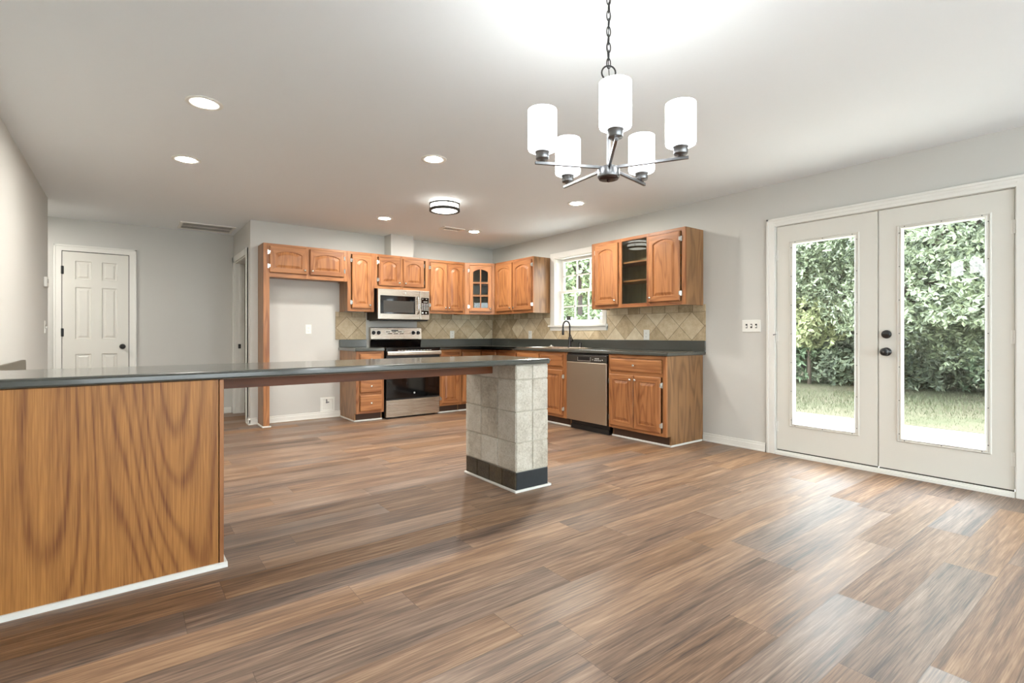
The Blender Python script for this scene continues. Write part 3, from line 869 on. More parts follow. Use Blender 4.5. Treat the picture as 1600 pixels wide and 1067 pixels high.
# corner unit: two runs meeting
r = thing('corner_base_cabinet', 'oak corner base cabinet where the two counter runs meet', 'cabinet', (3.71, BF, 0), 0, 'oak base cabinets')
cw_, cb = BX - 3.71, 0.40
m = MB().box(0, 0.016, 0.019, 0.597, TK, BZ).box(0.0, XR - 3.712, 0.587, 0.597, TK, BZ).box(XR - 3.722, XR - 3.712, -cb, 0.587, TK, BZ).box(cw_ + 0.019, XR - 3.722, -cb, -cb + 0.016, TK, BZ)
m.box(0.016, XR - 3.722, 0.07, 0.587, 0, TK + 0.016).box(cw_ + 0.07, XR - 3.722, -cb, 0.07, 0, TK + 0.016)
obj('carcass', m, 'oak_side', r)
m = MB().box(0, 0.016, 0, 0.019, TK, BZ).box(0.016, cw_ + 0.019, 0, 0.019, BZ - 0.035, BZ, 1).box(0.016, cw_ + 0.019, 0, 0.019, TK, TK + 0.03, 1)
m.box(cw_, cw_ + 0.019, -cb, -cb + 0.03, TK, BZ).box(cw_, cw_ + 0.019, -cb + 0.03, 0, BZ - 0.035, BZ).box(cw_, cw_ + 0.019, -cb + 0.03, 0, TK, TK + 0.03)
obj('face_frame', m, ['oak_upright', 'oak_across'], r)
obj('toe_board', MB().box(0, cw_ + 0.07, 0.066, 0.07, 0, TK).box(cw_ + 0.066, cw_ + 0.07, -cb, 0.07, 0, TK), 'toe_dark', r)
obj('shoe_molding', MB().box(0, cw_ + 0.052, 0.05, 0.066, 0, 0.018).box(cw_ + 0.05, cw_ + 0.066, -cb, 0.05, 0, 0.018), 'white_trim', r)
add_drawer(r, 0.02, cw_ - 0.024, 0.70, 0.835, knob=False)
add_door(r, 0.02, cw_ - 0.024, 0.13, 0.665, 'right', 0.0, 'top', hinges=False)
d = obj('door', panel_leaf(cb - 0.06, 0.535, 0.0), ['oak_upright', 'oak_across'], r, loc=(cw_ - 0.001, -0.026, 0.13)); d.rotation_euler = (0, 0, -PI / 2)
m = MB(); m.box(0, cb - 0.06, -0.02, 0, 0, 0.135)
d = obj('drawer', m, 'oak_across', r, bevel=0.006, loc=(cw_ - 0.001, -0.026, 0.70)); d.rotation_euler = (0, 0, -PI / 2)

SKW = 5.688 - 4.305
base_cabinet('sink_base_cabinet', 'long oak base cabinet under the sink beside the dishwasher', (BX, 5.688, 0), -PI / 2, SKW, 0.604,
             [(0.03, 0.42, 0.13, 0.66, 'left', 0.0, 'top'), (0.455, 0.66, 0.13, 0.66, 'left', 0.0, 'top'), (0.663, 0.885, 0.13, 0.66, 'right', 0.0, 'top'), (0.925, 1.315, 0.13, 0.66, 'right', 0.0, 'top')],
             [(0.03, 0.42, 0.70, 0.84), (0.455, 0.885, 0.70, 0.84, 0.0, False, 'false_front'), (0.925, 1.315, 0.70, 0.84)], rails=(0.68,),
             stiles=[(0, 0.04), (0.41, 0.46), (0.88, 0.93), (SKW - 0.075, SKW)], shoe=(0, 0.0))
EBW = 3.668 - 2.945
base_cabinet('base_cabinet', 'oak end base cabinet with one drawer and two doors right of dishwasher', (BX, 3.668, 0), -PI / 2, EBW, 0.604,
             [(0.02, 0.339, 0.13, 0.665, 'left', 0.0, 'top'), (0.345, 0.665, 0.13, 0.665, 'right', 0.0, 'top')], [(0.03, 0.675, 0.70, 0.83)],
             ends=(False, True), rails=(0.683,), stiles=[(0, 0.03), (EBW - 0.045, EBW)], shoe=(0, -0.014))

# ------------------------------------------------------------------ counters
CT, CB = 0.908, 0.869
def edge_profile(y0, zt, zb, back):
    return [(y0 + 0.012, zt), (y0 + 0.004, zt - 0.004), (y0, zt - 0.013), (y0, zb + 0.008), (y0 + 0.004, zb + 0.001), (y0 + 0.012, zb)]
# short counter left of the range
r = thing('countertop', 'short dark laminate countertop left of the range', 'countertop', (2.20, 6.06, CB), 0)
obj('slab', MB().box(0, 0.376, 0.0, 0.628, 0, CT - CB), 'laminate', r, bevel=0.007, seg=3)
obj('splash_lip', MB().box(0.008, 0.376, 0.605, 0.628, CT - CB, 1.008 - CB), 'laminate', r, bevel=0.004)
# long L-shaped counter with sink cutout
r = thing('countertop', 'long dark laminate L-shaped countertop around the sink and range', 'countertop', (3.372, 6.06, CB), 0)
ox, oy = 3.372, 6.06
XRR, FY, SX0, SX1, SY0_, SY1_ = XR - ox - 0.002, 4.03 - ox, 4.135 - ox, 4.555 - ox, 4.42 - oy, 5.12 - oy
m = MB()
h = CT - CB
yend = 2.915 - oy
m.box(0, XRR, 0, 0.628, 0, h)
for x0_, x1_, y0_, y1_ in ((FY, SX0, yend, 0), (SX1, XRR, yend, 0), (SX0, SX1, yend, SY0_), (SX0, SX1, SY1_, 0)):
    m.box(x0_, x1_, y0_, y1_, 0, h)
# merge as one outline instead of tiles: build clean prism around the sink hole
m = MB()
out = [(0, 0.628), (0, 0), (FY, 0), (FY, yend), (XRR, yend), (XRR, 0.628)]
hole = [(SX0, SY1_), (SX0, SY0_), (SX1, SY0_), (SX1, SY1_)]
def ring(zv, e=0.0):
    o_ = [(0, 0.628), (0, 0 + e), (FY + e, 0 + e), (FY + e, yend + e), (XRR, yend + e), (XRR, 0.628)]
    return [(x_, y_, zv) for x_, y_ in o_]
m.loops([ring(0.0, 0.008), ring(0.006, 0.0), ring(h - 0.012, 0.0), ring(h - 0.004, 0.004), ring(h, 0.012)])
tv = [(x_, y_, h) for x_, y_, z_ in ring(h, 0.012)] + [(x_, y_, h) for x_, y_ in hole]
m.add(tv, [(0, 1, 2, 6), (2, 3, 7, 6), (3, 4, 8, 7), (4, 5, 9, 8), (5, 0, 6, 9)])
bv = [(x_, y_, 0) for x_, y_, z_ in ring(0, 0.008)] + [(x_, y_, 0) for x_, y_ in hole]
m.add(bv, [(6, 2, 1, 0), (6, 7, 3, 2), (7, 8, 4, 3), (8, 9, 5, 4), (9, 6, 0, 5)])
m.loops([[(x_, y_, h) for x_, y_ in hole], [(x_, y_, 0) for x_, y_ in hole]])
obj('slab', m, 'laminate', r)
m = MB().box(-0.005, XRR - 0.022, 0.605, 0.628, h, 1.008 - CB).box(XRR - 0.022, XRR, yend, 0.628, h, 1.012 - CB)
obj('splash_lip', m, 'laminate', r, bevel=0.004)

# ------------------------------------------------------------------ tiled splashes
diamond_mat('tile_left', 0, 2.165)
diamond_mat('tile_back', 0, 3.461)
diamond_mat('tile_right', 1, 2.923)
tag(obj('tile_backsplash', MB().box(2.163, 2.573, YB - 0.010, YB - 0.001, 1.009, 1.374), 'tile_left', bevel=0.002), 'small patch of beige diamond-laid stone tile left of the range', 'backsplash', 'stone tile backsplashes')
tag(obj('tile_backsplash', MB().box(3.335, XR - 0.011, YB - 0.010, YB - 0.001, 1.009, 1.3835), 'tile_back', bevel=0.002), 'beige diamond-laid stone tile between range and corner', 'backsplash', 'stone tile backsplashes')
m = MB().box(XR - 0.010, XR - 0.001, 2.915, WY0 - 0.078, 1.013, 1.3835).box(XR - 0.010, XR - 0.001, WY0 - 0.078, WY1 + wc + 0.02, 1.013, 1.127).box(XR - 0.010, XR - 0.001, WY1 + wc + 0.02, YB - 0.011, 1.013, 1.3835)
m.box(XR - 0.010, XR - 0.001, WY1 + wc, WY1 + wc + 0.02, 1.21, 1.3835).box(XR - 0.010, XR - 0.001, WY0 - 0.078, WY0 - 0.056, 1.21, 1.3835)
tag(obj('tile_backsplash', m, 'tile_right'), 'long beige diamond-laid stone tile strip under and beside the window', 'backsplash', 'stone tile backsplashes')

# ------------------------------------------------------------------ range
RX, RWd = 2.602, 0.764
r = thing('range', 'freestanding stainless electric range with black glass cooktop and oven door', 'stove', (RX, BF, 0))
obj('body', MB().box(0.0, RWd, 0.03, 0.565, 0.03, 0.895).box(0.02, RWd - 0.02, 0.06, 0.5, 0.0, 0.03), 'black_plastic', r)
obj('cooktop', MB().box(-0.001, RWd + 0.001, -0.02, 0.54, 0.893, 0.909), 'black_glass', r, bevel=0.004)
obj('front_strip', MB().box(0.0, RWd, -0.016, 0.03, 0.855, 0.891), 'black_glass', r, bevel=0.004)
bk = MB()
prof = [(0.535, 0.909), (0.520, 0.99), (0.512, 1.0), (0.500, 1.012), (0.515, 1.168), (0.53, 1.176), (0.578, 1.176), (0.578, 0.909)]
bk.loops([[(0.004, y_, z_) for y_, z_ in prof], [(RWd - 0.004, y_, z_) for y_, z_ in prof]], True, True, matf=lambda a, i: 1 if i < 2 else 0)
bg = obj('control_panel', bk, ['stainless', 'black_glass'], r, bevel=0.002)
slope = math.atan2(0.015, 0.156)
fy = lambda z_: 0.500 + (z_ - 1.012) * 0.015 / 0.156
for kx in (0.045, 0.115, 0.63, 0.705):
    kz = 1.10
    kb = MB().lathe([(0.0, -0.03), (0.016, -0.03), (0.019, -0.026), (0.021, -0.008), (0.026, -0.006), (0.026, 0.0)], (0, 0, 0), (0, 1, 0), 20)
    kb.box(-0.005, 0.005, -0.036, -0.028, -0.018, 0.018)
    obj('knob', kb, 'black_plastic', bg, loc=(kx, fy(kz), kz), bevel=0.001)
    obj('dial_ring', MB().lathe([(0.029, -0.0015), (0.031, -0.0015), (0.031, 0.0)], (0, 0, 0), (0, 1, 0), 20), 'pale_button', bg, loc=(kx, fy(kz), kz))
dp = MB().box(0.20, 0.50, fy(1.13) - 0.003, fy(1.06) + 0.01, 1.065, 1.145)
obj('display', dp, 'stainless', bg, bevel=0.002)
bt = MB()
for i in range(9):
    for j in range(2):
        bt.box(0.225 + i * 0.029, 0.247 + i * 0.029, fy(1.1) - 0.006, fy(1.1), 1.083 + j * 0.024, 1.093 + j * 0.024, 0 if (i + j) % 3 else 1)
bt.box(0.30, 0.40, fy(1.1) - 0.006, fy(1.1), 1.122, 1.138, 0)
obj('button', bt, ['black_plastic', 'pale_button'], bg)
dr = obj('oven_door', MB().box(0.0, RWd, -0.018, 0.028, 0.255, 0.85), 'black_glass', r, bevel=0.004)
obj('door_trim', MB().box(0.0, RWd, -0.0205, -0.018, 0.772, 0.85), 'black_plastic', dr)
obj('lower_trim', MB().box(0.0, RWd, -0.02, 0.0, 0.242, 0.256), 'black_plastic', dr)
hd = MB()
hd.loops([[(x_, y_, z_) for y_, z_ in ((-0.062, 0.808), (-0.070, 0.82), (-0.070, 0.848), (-0.060, 0.862), (-0.048, 0.856), (-0.048, 0.814))] for x_ in (0.0, 0.004, RWd - 0.004, RWd)], True, True)
hd.box(0.02, 0.045, -0.05, -0.018, 0.82, 0.85).box(RWd - 0.045, RWd - 0.02, -0.05, -0.018, 0.82, 0.85)
obj('handle', hd, 'stainless', dr, bevel=0.003)
vs = MB()
for i in range(11): vs.box(0.16 + i * 0.045, 0.19 + i * 0.045, -0.0175, -0.0155, 0.868, 0.874)
obj('vent_slots', vs, 'pale_button', r)
em = MB().lathe([(0.0, -0.0205), (0.007, -0.0205), (0.007, -0.0195)], (RWd * 0.51, 0, 0.315), (0, 1, 0), 20).lathe([(0.0085, -0.0205), (0.012, -0.0205), (0.012, -0.018)], (RWd * 0.51, 0, 0.315), (0, 1, 0), 20)
obj('emblem', em, 'pale_button', dr)
obj('storage_drawer', MB().box(0.002, RWd - 0.002, -0.016, 0.03, 0.022, 0.238), 'stainless', r, bevel=0.004)
for fx in (0.05, RWd - 0.05):
    obj('foot', MB().cyl((fx, 0.06, 0.0), (fx, 0.06, 0.03), 0.02, seg=12), 'black_plastic', r)

# ------------------------------------------------------------------ microwave
MX, MW_, MZ0, MZ1 = 2.588, 0.745, 1.272, 1.678
r = thing('microwave', 'over-range stainless microwave hung under the short oak cabinet', 'microwave', (MX, 6.30, MZ0))
mh = MZ1 - MZ0
obj('body', MB().box(0.0, MW_, 0.03, 0.385, 0.0, mh).box(0.02, MW_ - 0.02, 0.02, 0.36, -0.012, 0.0), 'black_plastic', r, bevel=0.003)
d = obj('door', MB().box(0.0, 0.598, 0.0, 0.03, 0.004, mh - 0.004), 'stainless', r, bevel=0.006, seg=3)
obj('window_frame', MB().box(0.03, 0.53, -0.003, 0.004, 0.078, 0.318), 'black_glass', d, bevel=0.003)
obj('window_screen', MB().box(0.072, 0.505, -0.0045, -0.0025, 0.095, 0.25), 'panel_dark', d)
obj('handle', MB().tube([(0.565, 0.004, 0.085), (0.565, -0.026, 0.095), (0.565, -0.034, 0.13), (0.565, -0.034, 0.27), (0.565, -0.026, 0.305), (0.565, 0.004, 0.315)], 0.011, 12), 'chrome', d)
obj('emblem', MB().lathe([(0.0, -0.0025), (0.014, -0.0025), (0.014, 0.0)], (0.385, 0, 0.358), (0, 1, 0), 20).lathe([(0.0, -0.0035), (0.009, -0.0035), (0.009, -0.002)], (0.385, 0, 0.358), (0, 1, 0), 16), 'pale_button', d)
cp = obj('control_panel', MB().box(0.603, MW_, 0.0, 0.03, 0.004, mh - 0.004), 'stainless', r, bevel=0.006, seg=3)
kp = MB().box(0.618, MW_ - 0.012, -0.003, 0.004, 0.075, 0.308)
kpo = obj('keypad', kp, 'black_glass', cp, bevel=0.002)
bt = MB()
for j in range(5):
    for i in range(4):
        bt.box(0.628 + i * 0.0265, 0.643 + i * 0.0265, -0.0045, -0.0028, 0.135 + j * 0.021, 0.145 + j * 0.021)
bt.box(0.628, 0.65, -0.0045, -0.0028, 0.09, 0.112).box(0.68, 0.70, -0.0045, -0.0028, 0.093, 0.11).box(0.65, 0.71, -0.0045, -0.0028, 0.248, 0.256).box(0.634, 0.645, -0.0045, -0.0028, 0.284, 0.294).box(0.69, 0.702, -0.0045, -0.0028, 0.284, 0.294)
obj('button', bt, 'pale_button', kpo)

# ------------------------------------------------------------------ dishwasher
DW0, DWW = 4.297, 0.622
r = thing('dishwasher', 'built-in stainless dishwasher with dark control strip', 'dishwasher', (BX, DW0, 0), -PI / 2)
obj('tub', MB().box(0.004, DWW - 0.004, 0.0, 0.56, 0.10, 0.862), 'black_plastic', r)
d = obj('door', MB().box(0.006, DWW - 0.006, -0.024, 0.0, 0.108, 0.768), 'stainless_door', r, bevel=0.005)
c_ = obj('control_panel', MB().box(0.006, DWW - 0.006, -0.024, 0.0, 0.772, 0.846), 'panel_dark', r, bevel=0.004)
obj('pocket_handle', MB().box(0.19, 0.39, -0.0265, -0.02, 0.785, 0.832), 'black_plastic', c_, bevel=0.004)
obj('handle_lip', MB().box(0.19, 0.39, -0.032, -0.022, 0.782, 0.788).box(0.19, 0.195, -0.030, -0.022, 0.788, 0.826).box(0.385, 0.39, -0.030, -0.022, 0.788, 0.826), 'steel_bolt', c_)
bt = MB()
for i in range(4): bt.box(0.445 + i * 0.026, 0.462 + i * 0.026, -0.026, -0.0235, 0.79, 0.80)
for i in range(3): bt.box(0.452 + i * 0.022, 0.466 + i * 0.022, -0.026, -0.0235, 0.808, 0.82)
bt.box(0.415, 0.424, -0.026, -0.0235, 0.796, 0.806).box(0.555, 0.566, -0.026, -0.0235, 0.796, 0.806)
obj('button', bt, 'pale_button', c_)
obj('kick_plate', MB().box(0.02, DWW - 0.02, 0.05, 0.06, 0.0, 0.104).box(0.02, DWW - 0.02, 0.035, 0.05, 0.0, 0.05), 'black_plastic', r)

# ------------------------------------------------------------------ sink, faucet, dispenser
r = thing('sink', 'stainless drop-in sink set in the counter under the window', 'sink', (4.345, 4.77, CT))
m = MB()
rc = lambda e, z_, f_=0.0: [(-0.21 - e, -0.36 - e, z_), (0.21 + e, -0.36 - e, z_), (0.21 + e, 0.36 + e, z_), (-0.21 - e, 0.36 + e, z_)]
m.loops([rc(0.018, 0.0), rc(0.016, 0.006), rc(-0.01, 0.006), rc(-0.02, -0.01), rc(-0.03, -0.16)], False, True)
obj('basin', m, 'stainless', r)
r = thing('faucet', 'black gooseneck pull-down faucet in front of the window', 'faucet', (4.565, 4.792, CT + 0.001))
fb = MB().lathe([(0.028, 0.0), (0.028, 0.008), (0.022, 0.016), (0.019, 0.09), (0.019, 0.125), (0.014, 0.135)], (0, 0, 0), (0, 0, 1), 20)
obj('base', fb, 'black_metal', r)
pts = [(0, 0, 0.12), (0, 0, 0.24)]
for i in range(11):
    a = PI * i / 10
    pts.append((-0.05 + 0.05 * math.cos(a), 0.02 * (1 - math.cos(a)) * 0.5, 0.27 + 0.07 * math.sin(a)))
pts += [(-0.10, 0.02, 0.24)]
obj('spout', MB().tube(pts, 0.0105, 12), 'black_metal', r)
obj('spray_head', MB().lathe([(0.011, 0.0), (0.0145, -0.02), (0.0155, -0.075), (0.013, -0.085)], (-0.10, 0.02, 0.245), (0, 0, 1), 16), 'black_metal', r)
obj('lever', MB().cyl((0, 0, 0.085), (0.004, -0.05, 0.088), 0.015, 0.013, 14).tube([(0.004, -0.045, 0.092), (0.004, -0.03, 0.13), (0.003, -0.012, 0.165)], [0.006, 0.005, 0.0045], 8), 'black_metal', r)
r = thing('soap_dispenser', 'small black soap dispenser right of the faucet', 'soap dispenser', (4.575, 4.60, CT + 0.001))
obj('body', MB().lathe([(0.021, 0), (0.021, 0.012), (0.016, 0.018), (0.016, 0.05), (0.010, 0.056), (0.010, 0.066)], (0, 0, 0), (0, 0, 1), 16), 'black_metal', r)
obj('spout', MB().tube([(0, 0, 0.062), (-0.02, 0, 0.066), (-0.052, 0, 0.060)], 0.006, 8), 'black_metal', r)
r = tag(obj('sink_stopper', MB().lathe([(0.0, 0.026), (0.008, 0.026), (0.010, 0.014), (0.02, 0.010), (0.034, 0.006), (0.036, 0.0)], (0, 0, 0), (0, 0, 1), 18), 'pale_button', loc=(4.585, 5.175, CT + 0.001)),
        'small pale sink stopper lying on the counter left of the faucet', 'sink stopper')

# ------------------------------------------------------------------ outlets, switches, thermostat, water box
def plate(name, label, cat, loc, rz, w, h, kind, group=None):
    """front faces local -y"""
    r = thing(name, label, cat, loc, rz, group)
    m = MB()
    rc = lambda e, y_: [(-w / 2 + e, y_, -h / 2 + e), (w / 2 - e, y_, -h / 2 + e), (w / 2 - e, y_, h / 2 - e), (-w / 2 + e, y_, h / 2 - e)]
    m.loops([rc(0, 0), rc(0, -0.003), rc(0.004, -0.006)], True, True)
    obj('cover_plate', m, 'white_plastic', r)
    if kind == 'duplex':
        for zz in (-0.02, 0.02):
            q = obj('receptacle', MB().box(-0.017, 0.017, -0.0085, -0.006, zz - 0.014, zz + 0.014), 'white_plastic', r, bevel=0.003)
            obj('slots', MB().box(-0.008, -0.006, -0.009, -0.0083, zz - 0.003, zz + 0.006).box(0.006, 0.008, -0.009, -0.0083, zz - 0.003, zz + 0.006).box(-0.002, 0.002, -0.009, -0.0083, zz - 0.010, zz - 0.006), 'slot_dark', q)
    else:
        for k in range(kind):
            x_ = (k - (kind - 1) / 2) * 0.046
            obj('toggle', MB().box(x_ - 0.005, x_ + 0.005, -0.018, -0.006, -0.004 if k % 2 else -0.012, 0.012 if k % 2 else 0.004).box(x_ - 0.009, x_ + 0.009, -0.0065, -0.0058, -0.02, 0.02, 1), ['white_plastic', 'slot_dark'], r)
    return r
plate('outlet', 'white duplex outlet on the wall of the refrigerator recess', 'outlet', (1.823, YB - 0.001, 1.141), 0, 0.074, 0.12, 'duplex')
plate('outlet', 'white duplex outlet on the tile right of the range', 'outlet', (3.917, YB - 0.0105, 1.075), 0, 0.074, 0.115, 'duplex')
plate('outlet', 'white duplex outlet on the tile left of the window', 'outlet', (XR - 0.0105, 5.72, 1.072), -PI / 2, 0.074, 0.115, 'duplex')
plate('outlet', 'white duplex outlet on the tile below the open-bay cabinet', 'outlet', (XR - 0.0105, 3.645, 1.072), -PI / 2, 0.078, 0.115, 'duplex')
plate('light_switch', 'white triple toggle switch plate beside the French doors', 'light switch', (XR - 0.001, 2.442, 1.156), -PI / 2, 0.178, 0.115, 3)
plate('light_switch', 'white single switch plate on the left wall below the thermostat', 'light switch', (XL + 0.001, 6.60, 1.15), PI / 2, 0.074, 0.12, 1)
r = thing('thermostat', 'small white thermostat on the left wall near its corner', 'thermostat', (XL + 0.001, 6.58, 1.58), PI / 2)
obj('housing', MB().box(-0.06, 0.06, -0.026, 0.0, -0.048, 0.048), 'white_plastic', r, bevel=0.005)
obj('screen', MB().box(-0.035, 0.035, -0.0268, -0.0258, -0.01, 0.03), 'grey_paint', r)
r = thing('water_supply_box', 'recessed white water supply box low in the refrigerator recess', 'water box', (2.06, YB - 0.001, 0.168))
m = MB()
rc = lambda a, b, y_: [(-a, y_, -b), (a, y_, -b), (a, y_, b), (-a, y_, b)]
m.loops([rc(0.092, 0.095, 0), rc(0.092, 0.095, -0.006), rc(0.066, 0.068, -0.006), rc(0.064, 0.066, -0.001)], False, True)
obj('box_frame', m, 'white_plastic', r, bevel=0.001)
obj('valve', MB().cyl((-0.01, -0.004, 0.07), (-0.01, -0.014, 0.02), 0.008, seg=10).cyl((-0.01, -0.012, 0.035), (-0.01, -0.038, 0.035), 0.006, seg=10).box(-0.03, 0.01, -0.042, -0.036, 0.028, 0.042), 'nickel', r)

# ------------------------------------------------------------------ peninsula
PR = math.atan2(0.045, 3.03)
r = thing('peninsula_cabinet', 'plywood-backed peninsula base with a white shoe along the floor', 'cabinet', (2.40, 2.705, 0), PR)
pl, pr_ = -3.026, -2.045
obj('back_panel', MB().box(pl, pr_ - 0.022, 0.014, 0.026, 0.0, CB - 0.002), 'plywood', r)
obj('end_panel', MB().box(pr_ - 0.018, pr_, 0.012, 0.58, 0.0, CB - 0.002), 'oak_upright', r, bevel=0.002)
obj('carcass', MB().box(pl, pl + 0.016, 0.03, 0.6, 0.0, CB - 0.002).box(pl + 0.016, pr_ - 0.02, 0.58, 0.598, TK, CB - 0.002).box(pl + 0.016, pr_ - 0.02, 0.03, 0.58, TK, TK + 0.016), 'oak_side', r)
sm = MB()
pq = [(0.014, 0.022), (0.006, 0.021), (0.0, 0.013), (-0.003, 0.0), (0.014, 0.0)]
sm.loops([[(pl, y_, z_) for y_, z_ in pq], [(pr_ + 0.014, y_, z_) for y_, z_ in pq]], True, True)
sm.box(pr_, pr_ + 0.014, 0.012, 0.55, 0, 0.02)
obj('shoe_molding', sm, 'white_trim', r)
for i, nm in ((0, 'door'), (1, 'door')):
    dd = obj('door', panel_leaf(0.40, 0.70, 0.0), ['oak_upright', 'oak_across'], r, loc=(pl + 0.52 + i * 0.43, 0.599, 0.13)); dd.rotation_euler = (0, 0, PI)
r = thing('peninsula_countertop', 'long dark laminate bar top spanning from left wall to tiled column', 'countertop', (2.40, 2.705, CB), PR)
m = MB()
cdep = 0.685
def pring(e, z_):
    cx = 0.03
    pts = [(-3.026, e), (-cx, e)]
    for i in range(1, 6):
        a = -PI / 2 + PI / 2 * i / 6
        pts.append((-cx + (cx - e) * math.cos(a), cx + (cx - e) * math.sin(a)))
    pts += [(-e, cx), (-e, cdep - e), (-3.026, cdep - e)]
    return [(x_, y_, z_) for x_, y_ in pts]
hh = CT - CB
m.loops([pring(0.012, 0.0), pring(0.003, 0.003), pring(0.0, 0.010), pring(0.0, hh - 0.012), pring(0.003, hh - 0.004), pring(0.012, hh)], True, True)
obj('slab', m, 'laminate', r)
obj('support_rail', MB().box(-2.044, -0.30, 0.30, 0.338, -0.072, -0.001), 'beam_wood', r, bevel=0.002)

# tiled column
KX0, KX1, KY0, KY1 = 2.104, 2.392, 2.735, 3.375
r = thing('tiled_column', 'stone-tiled column with dark slate base holding up the bar top', 'column', (KX0, KY0, 0))
kw, kd = KX1 - KX0, KY1 - KY0
obj('grout_core', MB().box(0.006, kw - 0.006, 0.006, kd - 0.006, 0, CB - 0.002), 'grout', r)
rnd = random.Random(3)
m = MB()
def tile(m, face, a0, a1, z0, z1, mat=0):
    g, th = 0.003, 0.008 + rnd.uniform(-0.001, 0.001)
    a0 += g; a1 -= g; z0 += g; z1 -= g
    n = 3
    def outline(e):
        return [(a0 + e, z0 + e), ((a0 + a1) / 2, z0 + e + rnd.uniform(-.001, .001)), (a1 - e, z0 + e), (a1 - e + rnd.uniform(-.001, .001), (z0 + z1) / 2), (a1 - e, z1 - e), ((a0 + a1) / 2, z1 - e + rnd.uniform(-.001, .001)), (a0 + e, z1 - e), (a0 + e + rnd.uniform(-.001, .001), (z0 + z1) / 2)]
    L = []
    for e, d_ in ((0, 0.0), (0.0005, th * 0.6), (0.004, th)):
        o_ = outline(e)
        if face == 'left': L.append([(0.006 - d_, q[0], q[1]) for q in reversed(o_)])
        elif face == 'right': L.append([(kw - 0.006 + d_, q[0], q[1]) for q in o_])
        elif face == 'front': L.append([(q[0], 0.006 - d_, q[1]) for q in o_])
        else: L.append([(q[0], kd - 0.006 + d_, q[1]) for q in reversed(o_)])
    m.loops(L, False, True, mat)
rows = [0.138, 0.335, 0.545, 0.765, CB - 0.003]
for z0, z1 in zip(rows[:-1], rows[1:]):
    for i in range(3):
        tile(m, 'left', kd * i / 3, kd * (i + 1) / 3, z0, z1); tile(m, 'right', kd * i / 3, kd * (i + 1) / 3, z0, z1)
    for i in range(2):
        tile(m, 'front', kw * i / 2, kw * (i + 1) / 2, z0, z1); tile(m, 'back', kw * i / 2, kw * (i + 1) / 2, z0, z1)
obj('stone_cladding', m, 'travertine', r)
m = MB()
for i in range(4):
    tile(m, 'left', kd * i / 4, kd * (i + 1) / 4, 0.01, 0.136); tile(m, 'right', kd * i / 4, kd * (i + 1) / 4, 0.01, 0.136)
obj('slate_base', m, 'slate_tile', r)
m = MB(); tile(m, 'front', 0.0, kw, 0.01, 0.136); tile(m, 'back', 0.0, kw, 0.01, 0.136)
obj('black_base_tile', m, 'slate_black', r)
m = MB().box(-0.018, kw + 0.018, -0.018, -0.003, 0, 0.018).box(-0.018, -0.003, -0.003, kd + 0.003, 0, 0.018).box(kw + 0.003, kw + 0.018, -0.003, kd + 0.003, 0, 0.018)
obj('shoe_molding', m, 'white_trim', r, bevel=0.005)

# desk-height counter along the left wall
r = thing('desk_counter', 'low grey-brown laminate counter lip on the left wall behind the peninsula', 'countertop', (XL + 0.001, 5.315, 0), 0)
obj('slab', MB().box(0, 0.5, -1.85, 0, 0.742, 0.78), 'desk_laminate', r, bevel=0.005)
m = MB()
out = [(0, 0.78), (-1.85, 0.78), (-1.85, 0.885)]
for i in range(7):
    a = PI / 2 - PI / 2 * i / 6
    out.append((-0.035 + 0.035 * math.cos(a), 0.85 + 0.035 * math.sin(a)))
m.loops([[(0.001, y_, z_) for y_, z_ in out], [(0.02, y_, z_) for y_, z_ in out]], True, True)
obj('splash_lip', m, 'desk_laminate', r)
obj('side_panel', MB().box(0.002, 0.46, -0.02, 0, 0, 0.742).box(0.002, 0.46, -1.85, -1.83, 0, 0.742).box(0.002, 0.02, -1.83, -0.02, 0, 0.742), 'oak_side', r)

# ------------------------------------------------------------------ lights
CHX, CHY = 1.98 * (math.sin(YAW) + math.cos(YAW) * 0.1904), 1.98 * (math.cos(YAW) - math.sin(YAW) * 0.1904)
r = thing('chandelier', 'five-light brushed nickel chandelier with white cylinder shades on a chain', 'chandelier', (CHX, CHY, 1.683))
Z = lambda z_: z_ - 1.683
obj('hub', MB().lathe([(0.0, Z(1.683)), (0.012, Z(1.683)), (0.014, Z(1.686)), (0.041, Z(1.687)), (0.0425, Z(1.692)), (0.0425, Z(1.722)), (0.034, Z(1.729)), (0.012, Z(1.732))], seg=32), 'nickel', r)
obj('hub_cap', MB().lathe([(0.0, Z(1.6815)), (0.037, Z(1.6815)), (0.037, Z(1.687))], seg=28).lathe([(0.0, Z(1.670)), (0.006, Z(1.672)), (0.007, Z(1.6815))], seg=12), 'bronze_hub', r)
obj('stem', MB().cyl((0, 0, Z(1.73)), (0, 0, Z(2.065)), 0.0075, seg=14).lathe([(0.0075, Z(1.86)), (0.011, Z(1.862)), (0.011, Z(1.875)), (0.0075, Z(1.877))], seg=14).lathe([(0.0075, Z(2.05)), (0.012, Z(2.055)), (0.012, Z(2.07)), (0.004, Z(2.076))], seg=14), 'nickel', r)
def ringpts(c, rx, rz_, ang, n=20):
    return [Vector(c) + Vector((math.cos(ang) * math.cos(2 * PI * i / n) * rx, math.sin(ang) * math.cos(2 * PI * i / n) * rx, math.sin(2 * PI * i / n) * rz_)) for i in range(n)]
va = -YAW
obj('hanging_loop', MB().tube(ringpts((0, 0, Z(2.098)), 0.027, 0.027, va), 0.0032, 8, closed=True), 'black_metal', r)
ch = MB()
zz = 2.134; k = 0
while zz < 2.425:
    ch.tube(ringpts((0, 0, Z(zz)), 0.0085, 0.0205, va + (PI / 2 if k % 2 else 0.35), 14), 0.0022, 6, closed=True); zz += 0.031; k += 1
obj('chain', ch, 'black_metal', r)
